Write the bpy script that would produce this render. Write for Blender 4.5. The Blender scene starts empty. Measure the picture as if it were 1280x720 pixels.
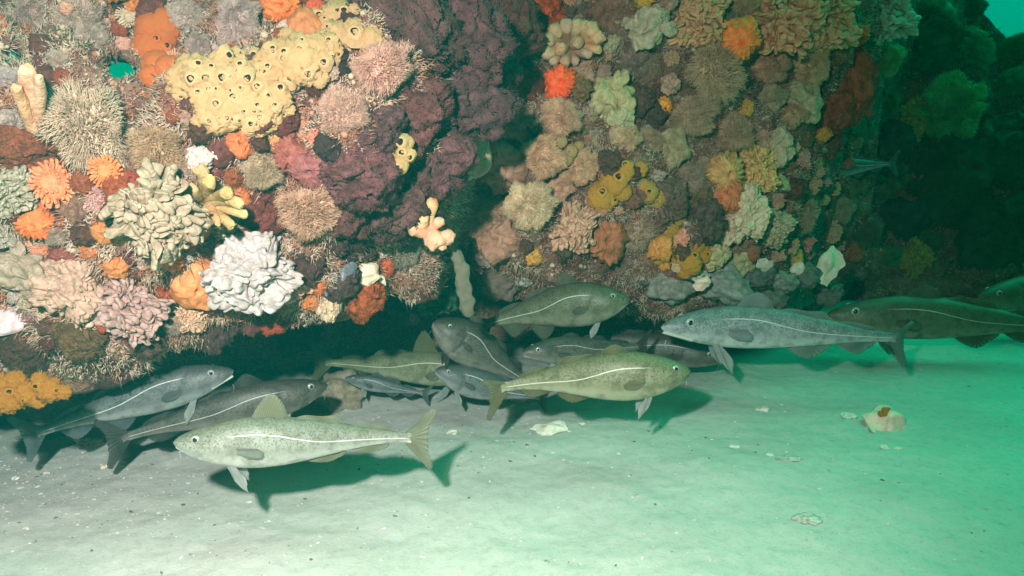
import bpy, math, random
import numpy as np
from mathutils import Vector, Matrix, noise
from mathutils.bvhtree import BVHTree

SC = bpy.context.scene
COL = SC.collection
R = math.radians
WORLD_S = 0.34     # brightness of the open water
SUN_S = 4.4        # daylight filtered green by the water above
STROBE_S = 620     # diver's strobe
HAZE_D = 0.12      # water density

# ------------------------------------------------------------------ camera
CAM_H = 0.95
PITCH = 11.9
cam_data = bpy.data.cameras.new("camera")
cam_data.sensor_width = 36.0
cam_data.lens = 36.0 * 1000.0 / 1280.0
cam_data.clip_end = 300.0
cam_data.clip_start = 0.02
cam = bpy.data.objects.new("camera", cam_data)
cam.location = (0, 0, CAM_H)
cam.rotation_euler = (R(90 - PITCH), 0, 0)
COL.objects.link(cam)
SC.camera = cam

# ------------------------------------------------------------------ light: open green water above, a diver's strobe above the lens
SC.view_settings.view_transform = 'Standard'
SC.view_settings.look = 'None'
SC.view_settings.exposure = 0.0
SC.view_settings.gamma = 1.0
SC.view_settings.use_curve_mapping = False
world = bpy.data.worlds.new("World")
SC.world = world
world.use_nodes = True
wn = world.node_tree.nodes
wl = world.node_tree.links
bg = wn["Background"]
w_tc = wn.new("ShaderNodeTexCoord")
w_sep = wn.new("ShaderNodeSeparateXYZ")
w_ramp = wn.new("ShaderNodeValToRGB")
wl.new(w_tc.outputs["Generated"], w_sep.inputs[0])
wl.new(w_sep.outputs["Z"], w_ramp.inputs[0])
e = w_ramp.color_ramp.elements
e[0].position = 0.0
e[0].color = (0.0, 1.7, 1.15, 1)
e[1].position = 1.0
e[1].color = (0.02, 0.45, 0.32, 1)
m = w_ramp.color_ramp.elements.new(0.22)
m.color = (0.0, 1.3, 1.0, 1)
m = w_ramp.color_ramp.elements.new(0.42)
m.color = (0.0, 0.5, 0.38, 1)
w_side = wn.new("ShaderNodeValToRGB")      # open lit water lies beyond the wall; light cut behind the camera to keep crevices dark
wl.new(w_sep.outputs["Y"], w_side.inputs[0])
w_side.color_ramp.elements[0].position = 0.0
w_side.color_ramp.elements[0].color = (0.15, 0.15, 0.18, 1)
w_side.color_ramp.elements[1].position = 0.60
w_side.color_ramp.elements[1].color = (1, 1, 1, 1)
w_mul = wn.new("ShaderNodeMix")
w_mul.data_type = 'RGBA'
w_mul.blend_type = 'MULTIPLY'
w_mul.inputs[0].default_value = 1.0
wl.new(w_ramp.outputs[0], w_mul.inputs[6])
wl.new(w_side.outputs[0], w_mul.inputs[7])
wl.new(w_mul.outputs[2], bg.inputs[0])
bg.inputs[1].default_value = WORLD_S

sun_d = bpy.data.lights.new("water_filtered_sun", 'SUN')
sun_d.energy = SUN_S
sun_d.color = (0.03, 1.0, 0.50)
sun_d.angle = R(85)
sun = bpy.data.objects.new("water_filtered_sun", sun_d)
sun.rotation_euler = Vector((-0.34, -0.42, -1.0)).to_track_quat('-Z', 'Y').to_euler()
COL.objects.link(sun)

def strobe(name, loc, aim, energy, size=70, blend=1.0):
    d = bpy.data.lights.new(name, 'SPOT')
    d.energy = energy
    d.color = (1.0, 0.71, 0.67)
    d.spot_size = R(size)
    d.spot_blend = blend
    d.shadow_soft_size = 0.035
    o = bpy.data.objects.new(name, d)
    o.location = loc
    v = Vector(aim) - Vector(loc)
    o.rotation_euler = v.to_track_quat('-Z', 'Y').to_euler()
    COL.objects.link(o)
strobe("strobe_lamp", (-0.28, 0.0, 1.28), (-0.56, 1.72, 0.22), STROBE_S, 106)

# ------------------------------------------------------------------ helpers
TB = math.tan
def ray(px, py):
    d = Vector(((px - 640) / 1000.0, 1.0, -(py - 360) / 1000.0))
    c, s = math.cos(R(PITCH)), math.sin(R(PITCH))
    return Vector((d.x, d.y * c + d.z * s, -d.y * s + d.z * c))
CAMP = Vector((0, 0, CAM_H))
def at(px, py, depth):
    """point seen at pixel (px, py) of the 1280 x 720 photograph at this distance along the optical axis"""
    return CAMP + ray(px, py) * depth
def ground_at(px, py, z=0.0):
    r = ray(px, py)
    return CAMP + r * ((z - CAM_H) / r.z)
def view_depth(p):
    c, s = math.cos(R(PITCH)), math.sin(R(PITCH))
    return p[1] * c - (p[2] - CAM_H) * s
def interp(x, pts):
    return float(np.interp(x, [p[0] for p in pts], [p[1] for p in pts]))

def make_mesh(name, verts, faces, mats=(), smooth=True):
    me = bpy.data.meshes.new(name)
    me.from_pydata([tuple(v) for v in verts] if not isinstance(verts, np.ndarray) else verts.tolist(), [], faces if isinstance(faces, list) else faces.tolist())
    for mt in mats:
        me.materials.append(mt)
    if smooth:
        me.polygons.foreach_set("use_smooth", [True] * len(me.polygons))
    me.update()
    return me
def link(name, me, parent=None, color=None):
    o = bpy.data.objects.new(name, me)
    COL.objects.link(o)
    if parent is not None:
        o.parent = parent
    if color is not None:
        o.color = (*color, 1)
    return o
def empty(name, mat=None):
    o = bpy.data.objects.new(name, None)
    o.empty_display_size = 0.05
    COL.objects.link(o)
    if mat is not None:
        o.matrix_world = mat
    return o
def tag(o, label=None, cat=None, group=None, kind=None):
    if label: o["label"] = label
    if cat: o["category"] = cat
    if group: o["group"] = group
    if kind: o["kind"] = kind

class MB:
    def __init__(s):
        s.v = []; s.f = []; s.n = 0
    def add(s, v, f):
        v = np.asarray(v, float)
        s.v.append(v)
        s.f.extend([tuple(i + s.n for i in q) for q in f])
        s.n += len(v)
    def verts(s):
        return np.concatenate(s.v) if s.v else np.zeros((0, 3))
    def mesh(s, name, mats=(), smooth=True):
        return make_mesh(name, s.verts(), s.f, mats, smooth)

def grid_faces(nu, nv, wrap_v=False):
    f = []
    for i in range(nu - 1):
        for j in range(nv if wrap_v else nv - 1):
            j2 = (j + 1) % nv
            f.append((i * nv + j, i * nv + j2, (i + 1) * nv + j2, (i + 1) * nv + j))
    return f

def frame_from_axis(a, rnd=0.0):
    a = np.asarray(a, float); a = a / (np.linalg.norm(a) + 1e-9)
    t = np.array([0, 0, 1.0]) if abs(a[2]) < 0.9 else np.array([1.0, 0, 0])
    x = np.cross(t, a); x /= np.linalg.norm(x)
    y = np.cross(a, x)
    c, s = math.cos(rnd), math.sin(rnd)
    return x * c + y * s, -x * s + y * c, a

def tube(mb, pts, rad, n=6, cap=True):
    """tube through pts with radii"""
    pts = np.asarray(pts, float)
    k = len(pts)
    V = []
    ax = pts[-1] - pts[0]
    X, Y, _ = frame_from_axis(ax)
    for i in range(k):
        for j in range(n):
            a = 2 * math.pi * j / n
            V.append(pts[i] + rad[i] * (X * math.cos(a) + Y * math.sin(a)))
    F = grid_faces(k, n, True)
    if cap:
        V.append(pts[-1] + ax / (np.linalg.norm(ax) + 1e-9) * rad[-1] * 0.6)
        t = len(V) - 1
        for j in range(n):
            F.append(((k - 1) * n + j, (k - 1) * n + (j + 1) % n, t))
    mb.add(V, F)

def capsule(mb, p, axis, length, r0, r1, n=8, tipround=4, flat=1.0, rot=0.0):
    """plump blunt finger from p along axis; r0 base radius, r1 near the tip"""
    X, Y, A = frame_from_axis(axis, rot)
    V = []
    prof = [(0.0, r0), (0.35, r0 * 0.95 + r1 * 0.05), (0.65, (r0 + r1) / 2)]
    for i in range(tipround + 1):
        a = (math.pi / 2) * i / (tipround + 0.35)
        prof.append((1 - r1 / length + math.sin(a) * r1 / length if length > r1 else 0.65 + 0.35 * math.sin(a), r1 * math.cos(a)))
    prof = sorted(prof, key=lambda q: q[0])
    for t, r in prof:
        for j in range(n):
            a = 2 * math.pi * j / n
            V.append(p + A * t * length + r * (X * math.cos(a) + Y * math.sin(a) * flat))
    k = len(prof)
    F = grid_faces(k, n, True)
    V.append(p + A * length)
    t = len(V) - 1
    for j in range(n):
        F.append(((k - 1) * n + j, (k - 1) * n + (j + 1) % n, t))
    mb.add(V, F)

_ico = {}
def icosphere(sub):
    if sub not in _ico:
        import bmesh
        bm = bmesh.new()
        bmesh.ops.create_icosphere(bm, subdivisions=sub, radius=1.0)
        v = np.array([x.co[:] for x in bm.verts])
        f = [tuple(x.index for x in p.verts) for p in bm.faces]
        bm.free()
        _ico[sub] = (v, f)
    return _ico[sub]

def fbm(p, sc, oct=3):
    return noise.fractal(Vector((p[0] * sc, p[1] * sc, p[2] * sc)), 1.0, 2.0, oct)

# ------------------------------------------------------------------ materials
def new_mat(name):
    m = bpy.data.materials.new(name)
    m.use_nodes = True
    nt = m.node_tree
    b = nt.nodes["Principled BSDF"]
    return m, nt, b
def N(nt, t, **kw):
    n = nt.nodes.new(t)
    for k, v in kw.items():
        setattr(n, k, v)
    return n
def mixc(nt, a, b, fac=None, mode='MIX'):
    n = nt.nodes.new("ShaderNodeMix")
    n.data_type = 'RGBA'
    n.blend_type = mode
    L = nt.links
    for sock, val in ((n.inputs[6], a), (n.inputs[7], b), (n.inputs[0], fac)):
        if val is None: continue
        if isinstance(val, bpy.types.NodeSocket): L.new(val, sock)
        else: sock.default_value = (*val, 1) if isinstance(val, tuple) and len(val) == 3 else val
    return n.outputs[2]
def mth(nt, op, a, b=None, c=None, clamp=False):
    n = nt.nodes.new("ShaderNodeMath"); n.operation = op; n.use_clamp = clamp
    for i, v in enumerate((a, b, c)):
        if v is None: continue
        if isinstance(v, bpy.types.NodeSocket): nt.links.new(v, n.inputs[i])
        else: n.inputs[i].default_value = v
    return n.outputs[0]
def noise_tex(nt, scale, detail=3, rough=0.6, coord="Object", dist=0.0):
    tc = N(nt, "ShaderNodeTexCoord")
    n = N(nt, "ShaderNodeTexNoise")
    n.inputs["Scale"].default_value = scale
    n.inputs["Detail"].default_value = detail
    n.inputs["Roughness"].default_value = rough
    n.inputs["Distortion"].default_value = dist
    nt.links.new(tc.outputs[coord], n.inputs["Vector"])
    return n
def ramp(nt, fac, stops):
    r = N(nt, "ShaderNodeValToRGB")
    el = r.color_ramp.elements
    while len(el) > 1: el.remove(el[-1])
    el[0].position = stops[0][0]; el[0].color = (*stops[0][1], 1)
    for p, c in stops[1:]:
        x = el.new(p); x.color = (*c, 1)
    nt.links.new(fac, r.inputs[0])
    return r.outputs[0]
def bump(nt, b, h, strength, dist):
    n = N(nt, "ShaderNodeBump")
    n.inputs["Strength"].default_value = strength
    n.inputs["Distance"].default_value = dist
    nt.links.new(h, n.inputs["Height"])
    nt.links.new(n.outputs[0], b.inputs["Normal"])

def soft_mat(name, scale=14, var=0.35, bstr=0.4, bdist=0.01, rough=0.75, sss=0.0, spec=0.25, tint=(1.0, 0.6, 0.45), coord="Object"):
    """living soft tissue: takes the object's own colour and mottles it"""
    m, nt, b = new_mat(name)
    oi = N(nt, "ShaderNodeObjectInfo")
    n1 = noise_tex(nt, scale, 4, 0.6, coord)
    n2 = noise_tex(nt, scale * 4.3, 3, 0.6, coord)
    hs_ = N(nt, "ShaderNodeHueSaturation")
    hs_.inputs["Saturation"].default_value = 1.0
    hs_.inputs["Value"].default_value = 1.0
    nt.links.new(oi.outputs["Color"], hs_.inputs["Color"])
    oc = mixc(nt, hs_.outputs[0], (1.06, 0.90, 0.84) if name != "stone_surface" else (1.0, 1.0, 1.0), 1.0, 'MULTIPLY')
    dark = mixc(nt, oc, (1 - var, (1 - var) * 0.93, (1 - var) * 0.9), 1.0, 'MULTIPLY')
    f = ramp(nt, n1.outputs["Fac"], [(0.35, (0, 0, 0)), (0.62, (1, 1, 1))])
    c = mixc(nt, dark, oc, f)
    warm = mixc(nt, c, tint, 1.0, 'MULTIPLY')
    f2 = ramp(nt, n2.outputs["Fac"], [(0.5, (0, 0, 0)), (0.7, (0.7, 0.7, 0.7))])
    c2 = mixc(nt, c, warm, f2)
    nt.links.new(c2, b.inputs["Base Color"])
    b.inputs["Roughness"].default_value = rough
    b.inputs["Specular IOR Level"].default_value = spec
    if name == "anemone_flesh":
        b.inputs["Subsurface Radius"].default_value = (1.0, 0.5, 0.35)
        b.inputs["Subsurface Weight"].default_value = 0.25
        b.inputs["Subsurface Scale"].default_value = 0.012
    if sss:
        b.inputs["Subsurface Weight"].default_value = sss
        b.inputs["Subsurface Scale"].default_value = 0.02
    bump(nt, b, n2.outputs["Fac"], bstr, bdist)
    return m

M_TENT = soft_mat("anemone_tentacle", 2.5, 0.35, 0.1, 0.002, 0.7)
M_SOFT = soft_mat("anemone_flesh", 3.0, 0.35, 0.5, 0.003, 0.6)
M_COL = soft_mat("anemone_column", 3.0, 0.45, 0.5, 0.004, 0.6)
M_SPONGE = soft_mat("sponge_flesh", 22.0, 0.35, 0.8, 0.006, 0.85, tint=(1.0, 0.62, 0.35))
M_TURF = soft_mat("turf_growth", 2.5, 0.6, 0.9, 0.006, 0.95, tint=(0.75, 0.5, 0.55))
M_STONE = soft_mat("stone_surface", 3.0, 0.5, 0.8, 0.003, 0.85, tint=(0.7, 0.55, 0.42))
def plain(name, col, rough=0.6, spec=0.3):
    m, nt, b = new_mat(name)
    n1 = noise_tex(nt, 30, 3)
    c = mixc(nt, tuple(x * 0.75 for x in col), col, n1.outputs["Fac"])
    nt.links.new(c, b.inputs["Base Color"])
    b.inputs["Roughness"].default_value = rough
    b.inputs["Specular IOR Level"].default_value = spec
    return m
M_SHELL = soft_mat("shell_surface", 2.0, 0.2, 0.3, 0.001, 0.5, tint=(0.9, 0.75, 0.62), spec=0.4)
M_HOLE_SHADE = plain("osculum_hole_shade", (0.03, 0.018, 0.012), 0.9, 0.0)  # darkness inside the sponge openings, painted as a near-black colour

# ------------------------------------------------------------------ sand
def sand_h(x, y):
    v = Vector((x, y, 0.0))
    return (0.020 * noise.noise(v * 1.3) + 0.012 * noise.noise(v * 4.0 + Vector((3, 1, 0)))
            + 0.0035 * noise.fractal(v * 14.0, 1.0, 2.0, 3) + 0.0016 * noise.noise(v * 60.0))
def spaced(a, b, fine0, fine1, step, grow=1.25):
    fine = list(np.arange(fine0, fine1, step))
    lo, hi, s = [], [], step
    x = fine0
    while x > a:
        s *= grow; x -= s; lo.append(x)
    s = step; x = fine[-1]
    while x < b:
        s *= grow; x += s; hi.append(x)
    return lo[::-1] + fine + hi
xs = spaced(-24, 24, -2.0, 3.0, 0.0105)
ys = spaced(-10, 26, 1.1, 4.2, 0.0115)
V = np.array([(x, y, sand_h(x, y)) for x in xs for y in ys])
def fast_grid(nu, nv):
    i, j = np.meshgrid(np.arange(nu - 1), np.arange(nv - 1), indexing='ij')
    a = (i * nv + j).ravel()
    return np.stack([a, a + nv, a + nv + 1, a + 1], 1)
m, nt, b = new_mat("sand_surface")
n1 = noise_tex(nt, 2.2, 4, 0.6)
n2 = noise_tex(nt, 40, 4, 0.7)
n3 = noise_tex(nt, 260, 2, 0.7)
c = ramp(nt, n1.outputs["Fac"], [(0.3, (0.43, 0.395, 0.375)), (0.7, (0.52, 0.48, 0.455))])
c = mixc(nt, c, (0.25, 0.22, 0.19), ramp(nt, n2.outputs["Fac"], [(0.50, (0, 0, 0)), (0.72, (0.35, 0.35, 0.35))]))
c = mixc(nt, c, (0.72, 0.70, 0.66), ramp(nt, n3.outputs["Fac"], [(0.66, (0, 0, 0)), (0.76, (0.7, 0.7, 0.7))]))
c = mixc(nt, c, (0.14, 0.12, 0.10), ramp(nt, n3.outputs["Fac"], [(0.27, (0.8, 0.8, 0.8)), (0.36, (0, 0, 0))]))
nt.links.new(c, b.inputs["Base Color"])
b.inputs["Roughness"].default_value = 0.95
b.inputs["Specular IOR Level"].default_value = 0.1
hs = mth(nt, 'ADD', n2.outputs["Fac"], mth(nt, 'MULTIPLY', n3.outputs["Fac"], 0.5))
bump(nt, b, hs, 0.4, 0.006)
M_SAND = m
me = make_mesh("seabed_sand", V, fast_grid(len(xs), len(ys)), (M_SAND,))
o = link("seabed_ground", me)
tag(o, "pale grey sandy seabed flecked with tiny shell bits", None, None, "structure")

# ------------------------------------------------------------------ reef: an overgrown wall with an undercut above the sand
LIP_D = [(-400, 1.65), (-100, 1.72), (0, 1.76), (200, 1.77), (400, 1.89), (480, 2.03), (545, 2.20), (560, 2.42), (574, 2.62), (590, 2.68), (612, 2.62), (645, 2.58), (720, 2.62), (850, 2.76), (940, 2.88), (985, 3.08), (1015, 3.5), (1050, 4.0), (1120, 4.2), (1300, 4.25), (1900, 4.4)]
BACK_D = [(-400, 2.2), (0, 2.42), (150, 2.5), (300, 2.85), (460, 3.05), (600, 3.3), (750, 3.35), (900, 3.4), (1000, 3.6), (1080, 4.1), (1110, 4.4), (1900, 4.7)]
LIP_Z = [(-400, 0.24), (0, 0.28), (100, 0.34), (200, 0.40), (300, 0.425), (400, 0.425), (450, 0.455), (490, 0.51), (560, 0.46), (620, 0.35), (700, 0.28), (850, 0.24), (960, 0.20), (1010, 0.12), (1100, 0.10), (1900, 0.10)]
TOP_Z = [(-400, 2.6), (1000, 2.6), (1050, 2.2), (1095, 1.72), (1140, 1.66), (1200, 1.56), (1250, 1.36), (1330, 1.26), (1900, 1.4)]  # top out of view raised to lengthen the wall's shade on the sand
def reef_noise(p):
    a = noise.voronoi(Vector(p) * 3.2, distance_metric='DISTANCE', exponent=2.5)[0][0]
    c = noise.voronoi(Vector(p) * 8.0 + Vector((5, 2, 1)), distance_metric='DISTANCE', exponent=2.5)[0][0]
    return 0.09 * noise.noise(Vector(p) * 1.9 + Vector((3, 3, 3))) + 0.20 * (0.5 - a) + 0.08 * (0.5 - c) + 0.035 * fbm(p, 2.0, 3) + 0.012 * fbm(p, 16.0, 3)
pxs = np.concatenate([np.arange(-400, -40, 12), np.arange(-40, 1320, 2.6), np.arange(1320, 1900, 12)])
NV_ = 270
V = []
for px in pxs:
    d0, d1, lz, tz = interp(px, LIP_D), interp(px, BACK_D), interp(px, LIP_Z), interp(px, TOP_Z)
    X = (px - 640) / 1000.0
    nf, nc, nb = 190, 45, NV_ - 235
    for k in range(NV_):
        d0 = interp(px, LIP_D)
        if k < nf:           # front face, top to lip
            t = k / nf
            z = tz + (lz - tz) * t
            d0 = interp(px - 80 * min(1.0, max(0.0, (z - 0.55) / 0.75)), LIP_D)
            bul = 0.17 * math.sin(math.pi * min(1, max(0, (z - lz) / 0.9)))
            y = d0 + 0.05 - bul + 0.12 * max(0, z - 1.15)
            if px > 1090: y = d0 + 0.35 * max(0, z) ** 1.2
            if t > 0.93:
                q = (t - 0.93) / 0.07
                y += 0.05 * q * q
        elif k < nf + nc:    # ceiling of the undercut
            t = (k - nf) / nc
            y = d0 + 0.10 + (d1 - d0 - 0.10) * t
            z = lz + 0.06 * math.sin(math.pi * t)
            if px > 1090: z = lz * (1 - t); y = d0 + 0.02 * t
        else:
            t = (k - nf - nc) / (nb - 1)
            y = max(d1, d0 + 0.1) + 0.02 * t
            if px > 1090: y = d0 + 0.02 + 0.1 * t
            z = (lz if px <= 1090 else 0.0) * (1 - t) - 0.12 * t
        base = Vector((X * y, y, z))
        n = reef_noise(base)
        amp = 1.0 if k < nf + nc else 0.6
        w = min(1, max(0, (k - nf * 0.86) / (nf * 0.14 + nc * 0.4)))
        if k >= nf + nc * 0.7: w = max(0, 1 - (k - nf - nc * 0.7) / (nc * 0.3 + nb * 0.3))
        w = w * w * (3 - 2 * w) * 0.9
        amp *= 1 - 0.35 * w
        nv_ = Vector((-X, -1, 0.25)) * (1 - w) + Vector((0, 0, -1)) * w
        base = base + nv_ * (n * amp)
        V.append(base)
V = np.array([v[:] for v in V])
F = fast_grid(len(pxs), NV_)
F = F[:, ::-1]
# ragged openings through the upper left of the wall, where open water shows
cent = V[F].mean(1)
dd = cent[:, 1] * math.cos(R(PITCH)) - (cent[:, 2] - CAM_H) * math.sin(R(PITCH))
cpx = 640 + 1000 * cent[:, 0] / dd
cpy = 360 - 1000 * ((cent[:, 2] - CAM_H) * math.cos(R(PITCH)) + cent[:, 1] * math.sin(R(PITCH))) / dd
keep = np.ones(len(F), bool)
for hx, hy, hr, hs in ((16, 66, 15, 0.8), (152, 80, 22, 0.85), (190, 116, 10, 0.8)):
    keep &= ~((((cpx - hx) / hr) ** 2 + ((cpy - hy) / (hr * hs)) ** 2) < 1.0 + 0.3 * np.sin(cpx * 0.6) * np.cos(cpy * 0.7))
F = F[keep]
m, nt, b = new_mat("reef_rock")
n1 = noise_tex(nt, 5.0, 5, 0.65, dist=0.6)
n2 = noise_tex(nt, 17, 5, 0.7)
n3 = noise_tex(nt, 70, 3, 0.7)
c = ramp(nt, n1.outputs["Fac"], [(0.30, (0.05, 0.02, 0.025)), (0.42, (0.13, 0.045, 0.045)), (0.5, (0.22, 0.12, 0.08)), (0.58, (0.16, 0.04, 0.035)), (0.70, (0.30, 0.17, 0.12))])
c = mixc(nt, c, (0.35, 0.08, 0.02), ramp(nt, n2.outputs["Fac"], [(0.60, (0, 0, 0)), (0.66, (0.7, 0.7, 0.7))]))
c = mixc(nt, c, (0.30, 0.25, 0.22), ramp(nt, n3.outputs["Fac"], [(0.55, (0, 0, 0)), (0.68, (0.7, 0.7, 0.7))]))
nt.links.new(c, b.inputs["Base Color"])
b.inputs["Roughness"].default_value = 0.9
b.inputs["Specular IOR Level"].default_value = 0.15
bump(nt, b, mth(nt, 'ADD', n3.outputs["Fac"], n2.outputs["Fac"]), 0.9, 0.02)
M_REEF = m
me = make_mesh("reef_wall", V, F, (M_REEF,))
REEF_BVH = BVHTree.FromPolygons([Vector(v) for v in V], F.tolist())
o = link("reef_terrain", me)
sol = o.modifiers.new("thickness", 'SOLIDIFY')
sol.thickness = 0.035
sol.offset = -1
tag(o, "dark encrusted rock wall undercut above the sand", None, None, "structure")

def hit(px, py):
    r = ray(px, py)
    loc, nrm, idx, dist = REEF_BVH.ray_cast(CAMP, r.normalized(), 20)
    if loc is None: return None
    if nrm.dot(r) > 0: nrm = -nrm
    return loc, nrm, view_depth(loc)

# ------------------------------------------------------------------ the water itself: one even volume round everything
hm = bpy.data.materials.new("green_water")
hm.use_nodes = True
hn = hm.node_tree
for n in list(hn.nodes): hn.nodes.remove(n)
out = hn.nodes.new("ShaderNodeOutputMaterial")
pv = hn.nodes.new("ShaderNodeVolumePrincipled")
pv.inputs["Color"].default_value = (0.0015, 0.095, 0.085, 1)
pv.inputs["Absorption Color"].default_value = (0.0, 0.70, 0.60, 1)
pv.inputs["Density"].default_value = HAZE_D
hn.links.new(pv.outputs[0], out.inputs["Volume"])
hx0, hx1, hy0, hy1, hz0, hz1 = -26, 26, -12, 28, -1.2, 3.0
hv = [(x, y, z) for x in (hx0, hx1) for y in (hy0, hy1) for z in (hz0, hz1)]
hf = [(0, 1, 3, 2), (4, 6, 7, 5), (0, 4, 5, 1), (2, 3, 7, 6), (0, 2, 6, 4), (1, 5, 7, 3)]
o = link("haze", make_mesh("haze", hv, hf, (hm,), False))
tag(o, "murky green water filling the whole view", None, None, "stuff")

# ------------------------------------------------------------------ cod
def body_attr_mesh(name, V, F, attrs, mats):
    me = make_mesh(name, V, F, mats)
    for k, arr in attrs.items():
        a = me.attributes.new(k, 'FLOAT', 'POINT')
        a.data.foreach_set("value", np.asarray(arr, dtype=np.float32))
    return me

def cod_skin(name, back, side, belly, spot, spotf=0.55):
    m, nt, b = new_mat(name)
    au = N(nt, "ShaderNodeAttribute", attribute_name="along").outputs["Fac"]
    ah = N(nt, "ShaderNodeAttribute", attribute_name="height").outputs["Fac"]
    n1 = noise_tex(nt, 9, 3, 0.6)
    n2 = noise_tex(nt, 230, 2, 0.5, dist=0.8)
    n4 = noise_tex(nt, 30, 3, 0.6)
    hh = mth(nt, 'ADD', ah, mth(nt, 'MULTIPLY', mth(nt, 'SUBTRACT', n1.outputs["Fac"], 0.5), 0.5))
    c = ramp(nt, mth(nt, 'MULTIPLY_ADD', hh, 0.5, 0.5), [(0.12, belly), (0.38, side), (0.62, side), (0.88, back)])
    # freckles on the back and flanks
    sp = mth(nt, 'MULTIPLY', ramp(nt, n2.outputs["Fac"], [(0.50, (0, 0, 0)), (0.60, (1, 1, 1))]), ramp(nt, mth(nt, 'MULTIPLY_ADD', hh, 0.5, 0.5), [(0.3, (0, 0, 0)), (0.6, (1, 1, 1))]))
    sp = mth(nt, 'MULTIPLY', sp, min(1.0, spotf * 1.05))
    c = mixc(nt, c, spot, sp)
    bl = mth(nt, 'MULTIPLY', ramp(nt, n4.outputs["Fac"], [(0.45, (0, 0, 0)), (0.65, (1, 1, 1))]), 0.5)
    c = mixc(nt, c, spot, bl)
    # lateral line, high over the shoulder then dropping to the middle
    hl = N(nt, "ShaderNodeFloatCurve")
    cv = hl.mapping.curves[0]
    pts = [(0.0, 0.70), (0.22, 0.76), (0.34, 0.74), (0.44, 0.64), (0.53, 0.54), (0.62, 0.50), (1.0, 0.50)]
    cv.points[0].location = pts[0]; cv.points[1].location = pts[-1]
    for p in pts[1:-1]: cv.points.new(*p)
    hl.mapping.update()
    nt.links.new(au, hl.inputs["Value"])
    target = mth(nt, 'MULTIPLY_ADD', hl.outputs[0], 2.0, -1.0)
    dist = mth(nt, 'ABSOLUTE', mth(nt, 'SUBTRACT', ah, target))
    wid = N(nt, "ShaderNodeFloatCurve")
    cv = wid.mapping.curves[0]
    pts = [(0.0, 0.022), (0.3, 0.029), (0.6, 0.048), (0.85, 0.11), (1.0, 0.13)]
    cv.points[0].location = pts[0]; cv.points[1].location = pts[-1]
    for p in pts[1:-1]: cv.points.new(*p)
    wid.mapping.update()
    n5 = noise_tex(nt, 120, 2, 0.6)
    nt.links.new(au, wid.inputs["Value"])
    rel = mth(nt, 'DIVIDE', dist, mth(nt, 'MULTIPLY', wid.outputs[0], mth(nt, 'MULTIPLY_ADD', n5.outputs["Fac"], 1.2, 0.35)))
    rng = mth(nt, 'MULTIPLY', ramp(nt, au, [(0.19, (0, 0, 0)), (0.25, (1, 1, 1)), (0.86, (1, 1, 1)), (0.885, (0, 0, 0))]), 1.0)
    edge = mth(nt, 'MULTIPLY', ramp(nt, rel, [(0.8, (1, 1, 1)), (1.7, (0, 0, 0))]), rng)
    c = mixc(nt, c, tuple(x * 0.45 for x in side), mth(nt, 'MULTIPLY', edge, 0.7))
    core = mth(nt, 'MULTIPLY', ramp(nt, rel, [(0.50, (1, 1, 1)), (0.85, (0, 0, 0))]), rng)
    c = mixc(nt, c, tuple(min(0.6, x * 1.5 + 0.12) for x in belly), mth(nt, 'MULTIPLY', core, 0.85))
    nt.links.new(c, b.inputs["Base Color"])
    b.inputs["Roughness"].default_value = 0.5
    b.inputs["Specular IOR Level"].default_value = 0.35
    bump(nt, b, n2.outputs["Fac"], 0.25, 0.002)
    m["side"] = side
    return m

def fin_skin(name, base, edge, trans=0.5):
    m, nt, b = new_mat(name)
    ar = N(nt, "ShaderNodeAttribute", attribute_name="rayfrac").outputs["Fac"]
    ae = N(nt, "ShaderNodeAttribute", attribute_name="outfrac").outputs["Fac"]
    s = mth(nt, 'SINE', mth(nt, 'MULTIPLY', ar, 120.0))
    s = mth(nt, 'MULTIPLY_ADD', s, 0.5, 0.5)
    c = mixc(nt, base, edge, ramp(nt, ae, [(0.45, (0, 0, 0)), (1.0, (1, 1, 1))]))
    c = mixc(nt, c, tuple(x * 0.55 for x in base), mth(nt, 'MULTIPLY', s, 0.6))
    nt.links.new(c, b.inputs["Base Color"])
    b.inputs["Roughness"].default_value = 0.55
    bump(nt, b, s, 0.5, 0.002)
    tr = N(nt, "ShaderNodeBsdfTranslucent")
    nt.links.new(c, tr.inputs[0])
    mx = N(nt, "ShaderNodeMixShader")
    mx.inputs[0].default_value = trans
    nt.links.new(b.outputs[0], mx.inputs[1]); nt.links.new(tr.outputs[0], mx.inputs[2])
    clear = N(nt, "ShaderNodeBsdfTransparent")
    m2 = N(nt, "ShaderNodeMixShader")
    nt.links.new(ramp(nt, mth(nt, 'MULTIPLY', ae, mth(nt, 'MULTIPLY_ADD', s, -0.6, 1.0)), [(0.15, (0, 0, 0)), (0.9, (0.55, 0.55, 0.55))]), m2.inputs[0])
    nt.links.new(mx.outputs[0], m2.inputs[1]); nt.links.new(clear.outputs[0], m2.inputs[2])
    nt.links.new(m2.outputs[0], nt.nodes["Material Output"].inputs[0])
    return m

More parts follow.
